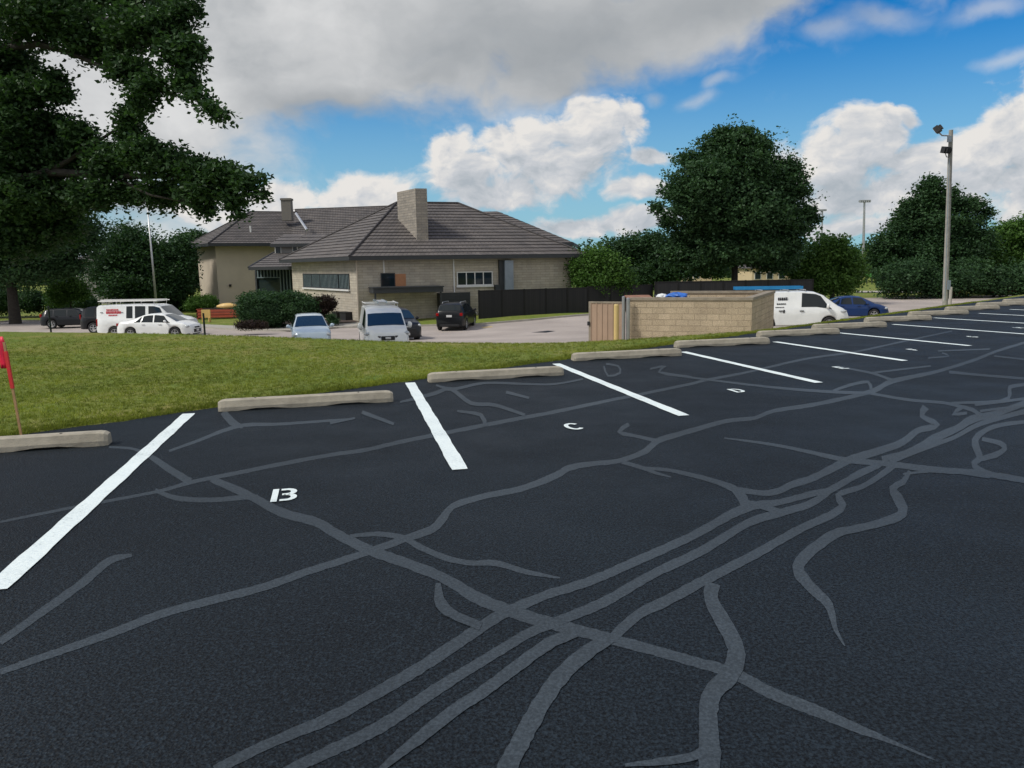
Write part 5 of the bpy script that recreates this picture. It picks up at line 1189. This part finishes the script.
# dark lettering on the cargo side
mb = MB()
for (x0, x1, zc, hh_) in ((1.22, 1.66, 1.52, .075), (1.16, 1.58, 1.28, .03), (1.10, 1.5, 1.12, .02), (1.46, 1.54, .94, .09)):
    x = x0
    while x < x1-.01:
        ww = min(random.uniform(.05, .08), x1-x); sy = -(S2(1.9)[4][0]-.16*max(zc-1.07, 0)+.014) if zc > 1.07 else -(W2(1.9)+.004)
        mb.box(x, x+ww, sy-.006, sy+.006, zc-hh_, zc+hh_*random.uniform(.7, 1)); x += ww+.022
mb.build('side_lettering', MT['blktxt'], r2_)
# blue sedan
h = R(-6); P = at(888, 322, 48.5)
vehicle('blue_sedan', 'dark blue saloon parked just beyond the nose of the white van at right', 'car', veh_at(P, h, 4.7, -.6), h, 4.7, 1.82, [(x*4.7/4.6, z) for x, z in SED_TOP], [(x*4.7/4.6, z) for x, z in SED_BELT], (.95, 3.72), MT['cblue'],
  side=[(1.12, 1.58, 1.66, 1.70), (1.66, 2.37, 1.79, 2.35), (2.46, 3.5, 2.44, 3.0)], front=(3.05, 3.78), rear=(1.10, 1.66), hl=(4.42, .70, .17, .13, .08), tl=(.1, .84, .08, .14, .08), grille=[(.5, .34, .6, 0)], mirrors=(3.22, .98, 1.0), handles=[(1.8, .86), (2.8, .86)])
# black SUV seen from the rear, dark car behind the van
h = R(82); P = at(449.5, 330, 47.0)
vehicle('black_crossover', 'black crossover seen from behind with its rear number plate, by the dark dock shed', 'car', veh_at(P, h, 0, 0), h, 4.58, 1.84, SUV_TOP, SUV_BELT, (.90, 3.62), MT['cblack'], r=.35, sill=.28, tum=.36,
  side=[(.45, 1.0, .62, 1.0), (1.08, 2.0, 1.08, 1.95), (2.08, 3.15, 2.06, 2.62)], front=(2.92, 3.52), rear=(.14, .40), hl=(4.35, .84, .14, .12, .08), tl=(.08, 1.02, .08, .16, .09), grille=[(.5, .42, .72, 0)], mirrors=(3.05, 1.1, 1.0), rails=(.7, 2.5), endround=.15)
h = R(-66); P = at(402, 327, 41.5)
vehicle('dark_crossover', 'dark crossover half hidden behind the right side of the van with the small roof rack', 'car', veh_at(P, h, 2.3, .4), h, 4.58, 1.84, SUV_TOP, SUV_BELT, (.90, 3.62), MT['cnavy'], r=.35, sill=.26, tum=.36,
  side=[(.45, 1.0, .62, 1.0), (1.08, 2.0, 1.08, 1.95), (2.08, 3.15, 2.06, 2.62)], front=(2.92, 3.52), rear=(.14, .40), hl=(4.35, .84, .14, .12, .08), tl=(.10, 1.02, .08, .12, .12), grille=[(.5, .42, .72, 0)], mirrors=(3.05, 1.1, 1.0))
# ------------------------------------------------------------------ sky and sun
SUN_EL = R(48); SUN_AZ = R(-112)      # azimuth from +Y towards +X
world = bpy.data.worlds.new('World'); scene.world = world; world.use_nodes = True; nt = world.node_tree
bg = nt.nodes['Background']; sky = N(nt, 'ShaderNodeTexSky', sky_type='NISHITA'); sky.sun_disc = False; sky.sun_elevation = SUN_EL; sky.sun_rotation = SUN_AZ
sky.air_density = 1.0; sky.dust_density = 0.4; sky.ozone_density = 2.0; sky.altitude = 200
tc = N(nt, 'ShaderNodeTexCoord'); sep = N(nt, 'ShaderNodeSeparateXYZ'); nt.links.new(tc.outputs['Generated'], sep.inputs[0])
az = mth(nt, 'ARCTAN2', sep.outputs[0], sep.outputs[1]); el = mth(nt, 'ARCSINE', sep.outputs[2])
cmb = N(nt, 'ShaderNodeCombineXYZ'); nt.links.new(az, cmb.inputs[0]); nt.links.new(el, cmb.inputs[1])
def azel(px, py):
    d = ray(px, py); d = d/np.linalg.norm(d); return math.atan2(d[0], d[1]), math.asin(d[2])
BIG = [(330,10,280,95),(228,68,140,58),(336,78,78,32),(112,100,118,92),(440,62,90,36),(520,20,190,62),(545,72,62,34),(600,25,110,42),(700,0,120,45),(40,60,200,160),(150,195,50,26),(200,-120,500,140),(640,-120,330,120),(550,88,30,14)]
CUM = [(375,192,50,20),(462,170,44,30),(450,150,28,22),(520,150,46,32),(500,132,20,14),(585,128,48,33),(575,105,20,14),(560,172,60,26),(625,120,22,26),(500,195,60,16),
       (275,197,45,15),(215,205,50,22),(340,200,40,14),(650,158,24,9),(640,190,34,12),(630,222,60,13),(570,225,50,12),
       (838,168,44,36),(872,142,34,30),(889,118,14,16),(858,128,20,16),(905,118,12,12),(935,160,46,20),(985,152,36,30),(1008,130,30,28),(1050,130,50,50),(900,196,110,18),(775,185,50,30),(850,228,60,10),(960,185,60,14),(1080,160,60,60)]
WISP = [(832,32,26,10),(872,18,32,10),(985,4,32,7),(1012,52,24,6),(655,95,12,7),(705,98,16,8),(720,80,14,6),(612,78,12,7),(690,60,24,8)]
def field(vec, blobs):
    cur = None
    for (px, py, rx, ry) in blobs:
        a, e = azel(px, py); s1 = N(nt, 'ShaderNodeVectorMath', operation='SUBTRACT'); nt.links.new(vec, s1.inputs[0]); s1.inputs[1].default_value = (a, e, 0)
        s2 = N(nt, 'ShaderNodeVectorMath', operation='MULTIPLY'); nt.links.new(s1.outputs[0], s2.inputs[0]); s2.inputs[1].default_value = (768/rx, 768/ry, 0)
        s3 = N(nt, 'ShaderNodeVectorMath', operation='LENGTH'); nt.links.new(s2.outputs[0], s3.inputs[0]); o = s3.outputs['Value']
        cur = o if cur is None else mth(nt, 'SMOOTH_MIN', cur, o, 0.25)
    return mth(nt, 'SUBTRACT', 1.0, cur)
def density(offset):
    v = cmb.outputs[0]
    if offset:
        a = N(nt, 'ShaderNodeVectorMath', operation='ADD'); nt.links.new(v, a.inputs[0]); a.inputs[1].default_value = (*offset, 0); v = a.outputs[0]
    nz = N(nt, 'ShaderNodeTexNoise'); nz.inputs['Scale'].default_value = 9; nz.inputs['Detail'].default_value = 5; nt.links.new(v, nz.inputs['Vector'])
    w0 = N(nt, 'ShaderNodeVectorMath', operation='MULTIPLY_ADD'); nt.links.new(nz.outputs['Color'], w0.inputs[0]); w0.inputs[1].default_value = (.085, .06, 0); w0.inputs[2].default_value = (-.0425, -.03, 0)
    w1_ = N(nt, 'ShaderNodeVectorMath', operation='ADD'); nt.links.new(v, w1_.inputs[0]); nt.links.new(w0.outputs[0], w1_.inputs[1]); vw = w1_.outputs[0]
    st2 = N(nt, 'ShaderNodeVectorMath', operation='MULTIPLY'); nt.links.new(vw, st2.inputs[0]); st2.inputs[1].default_value = (1, 1.5, 1)
    n2 = noise(nt, 22, 8, st2.outputs[0], .58); n3 = noise(nt, 6, 5, st2.outputs[0], .55)
    nn = mth(nt, 'ADD', mth(nt, 'MULTIPLY', mth(nt, 'SUBTRACT', n2, .5), 1.5), mth(nt, 'MULTIPLY', mth(nt, 'SUBTRACT', n3, .5), .8))
    B_ = mth(nt, 'MULTIPLY', field(vw, BIG), 1.0); C_ = field(vw, CUM)
    out = mth(nt, 'MULTIPLY', mth(nt, 'SUBTRACT', mth(nt, 'ABSOLUTE', az), .85), 4.0)   # generic broken cloud elsewhere
    gen = mth(nt, 'ADD', mth(nt, 'MULTIPLY', mth(nt, 'SUBTRACT', n3, .43), 5.0), mth(nt, 'MINIMUM', out, .15))
    return mth(nt, 'ADD', mth(nt, 'MAXIMUM', C_, gen), nn), B_, C_, nn, vw, n3, st2.outputs[0]
Dcg, Bm, Cm, nn, vw, n3, st2v = density(None)
offv = N(nt, 'ShaderNodeVectorMath', operation='ADD'); nt.links.new(st2v, offv.inputs[0]); offv.inputs[1].default_value = (-.014, .020, 0)
n2o = noise(nt, 22, 6, offv.outputs[0], .58); offw = N(nt, 'ShaderNodeVectorMath', operation='ADD'); nt.links.new(st2v, offw.inputs[0]); offw.inputs[1].default_value = (-.04, .055, 0)
n3o = noise(nt, 6, 3, offw.outputs[0], .55)
va_ = N(nt, 'ShaderNodeVectorMath', operation='ADD'); nt.links.new(vw, va_.inputs[0]); va_.inputs[1].default_value = (-.022, .042, 0)
dC = mth(nt, 'SUBTRACT', mth(nt, 'MINIMUM', Cm, .8), mth(nt, 'MINIMUM', field(va_.outputs[0], CUM), .8)); dC = mth(nt, 'MINIMUM', mth(nt, 'MAXIMUM', dC, -1.0), 1.0)
def sstep(x, a, b):
    m_ = N(nt, 'ShaderNodeMapRange', interpolation_type='SMOOTHSTEP'); nt.links.new(x, m_.inputs[0]); m_.inputs[1].default_value = a; m_.inputs[2].default_value = b; return m_.outputs[0]
ns = mth(nt, 'MULTIPLY', mth(nt, 'SUBTRACT', n3, .5), 1.6)
aB = sstep(mth(nt, 'ADD', mth(nt, 'ADD', Bm, ns), mth(nt, 'MULTIPLY', nn, .28)), -.30, .42)
alpha = mth(nt, 'MAXIMUM', sstep(Dcg, -.14, .38), aB)
wis = mth(nt, 'MULTIPLY', sstep(mth(nt, 'ADD', field(vw, WISP), mth(nt, 'MULTIPLY', nn, .7)), -.6, 1.0), .45)
alpha = mth(nt, 'MAXIMUM', alpha, wis)
lit = mth(nt, 'ADD', .66, mth(nt, 'ADD', mth(nt, 'MULTIPLY', mth(nt, 'SUBTRACT', mth(nt, 'ADD', mth(nt, 'MULTIPLY', nn, .667), 0), mth(nt, 'ADD', mth(nt, 'SUBTRACT', n2o, .5), mth(nt, 'MULTIPLY', mth(nt, 'SUBTRACT', n3o, .5), .53))), 1.9), mth(nt, 'MULTIPLY', mth(nt, 'MAXIMUM', Cm, 0.0), -.42))); lit = mth(nt, 'ADD', lit, mth(nt, 'MULTIPLY', dC, .42)); lit = mth(nt, 'MINIMUM', mth(nt, 'MAXIMUM', lit, 0.0), 1.0)
CLOUD = 1.0
cc = ramp(nt, lit, [(0.0, (3.6, 4.0, 4.4)), (.5, (5.0, 5.2, 5.5)), (1.0, (6.9, 6.7, 6.45))])
thick = sstep(mth(nt, 'SUBTRACT', mth(nt, 'ADD', Bm, mth(nt, 'MULTIPLY', nn, .2)), mth(nt, 'MAXIMUM', Cm, -.3)), -.25, .35)
gcol = ramp(nt, mth(nt, 'ADD', n3, mth(nt, 'MULTIPLY', nn, .12)), [(.32, (3.4, 3.6, 3.8)), (.66, (6.0, 6.05, 6.1))])
dk = sstep(mth(nt, 'ADD', field(vw, [(555, 45, 190, 62), (330, 112, 90, 26), (700, 10, 110, 34)]), mth(nt, 'MULTIPLY', nn, .5)), -.5, 1.0)
gcol = mixrgb(nt, mth(nt, 'MULTIPLY', dk, .75), gcol, (2.35, 2.6, 2.85))
cc = mixrgb(nt, mth(nt, 'MULTIPLY', thick, .95), cc, gcol)
hsv = N(nt, 'ShaderNodeHueSaturation'); hsv.inputs['Saturation'].default_value = 1.45; hsv.inputs['Value'].default_value = 1.0; nt.links.new(sky.outputs[0], hsv.inputs['Color'])
skc = mixrgb(nt, 1.0, hsv.outputs[0], (0.08, 0.76, 0.98), 'MULTIPLY')
hz = sstep(el, .30, .02); skc = mixrgb(nt, mth(nt, 'MULTIPLY', hz, .8), skc, (3.0, 4.5, 5.6))
full = mixrgb(nt, alpha, skc, cc)
world.cycles.sampling_method = 'MANUAL'; world.cycles.sample_map_resolution = 512
nt.links.new(full, bg.inputs[0]); bg.inputs[1].default_value = 0.1
sl = bpy.data.lights.new('sun', 'SUN'); sl.energy = 2.5; sl.angle = R(10); sl.color = (1, .95, .87); so = bpy.data.objects.new('sun', sl); col.objects.link(so)
dirv = Vector((math.sin(SUN_AZ)*math.cos(SUN_EL), math.cos(SUN_AZ)*math.cos(SUN_EL), math.sin(SUN_EL))); so.rotation_euler = dirv.to_track_quat('Z', 'Y').to_euler()
so.location = (0, 0, 30)
scene.view_settings.view_transform = 'Standard'; scene.view_settings.look = 'None'; scene.view_settings.exposure = 0.22; scene.view_settings.gamma = 1
scene.cycles.max_bounces = 6; scene.cycles.transparent_max_bounces = 4; scene.cycles.use_denoising = True
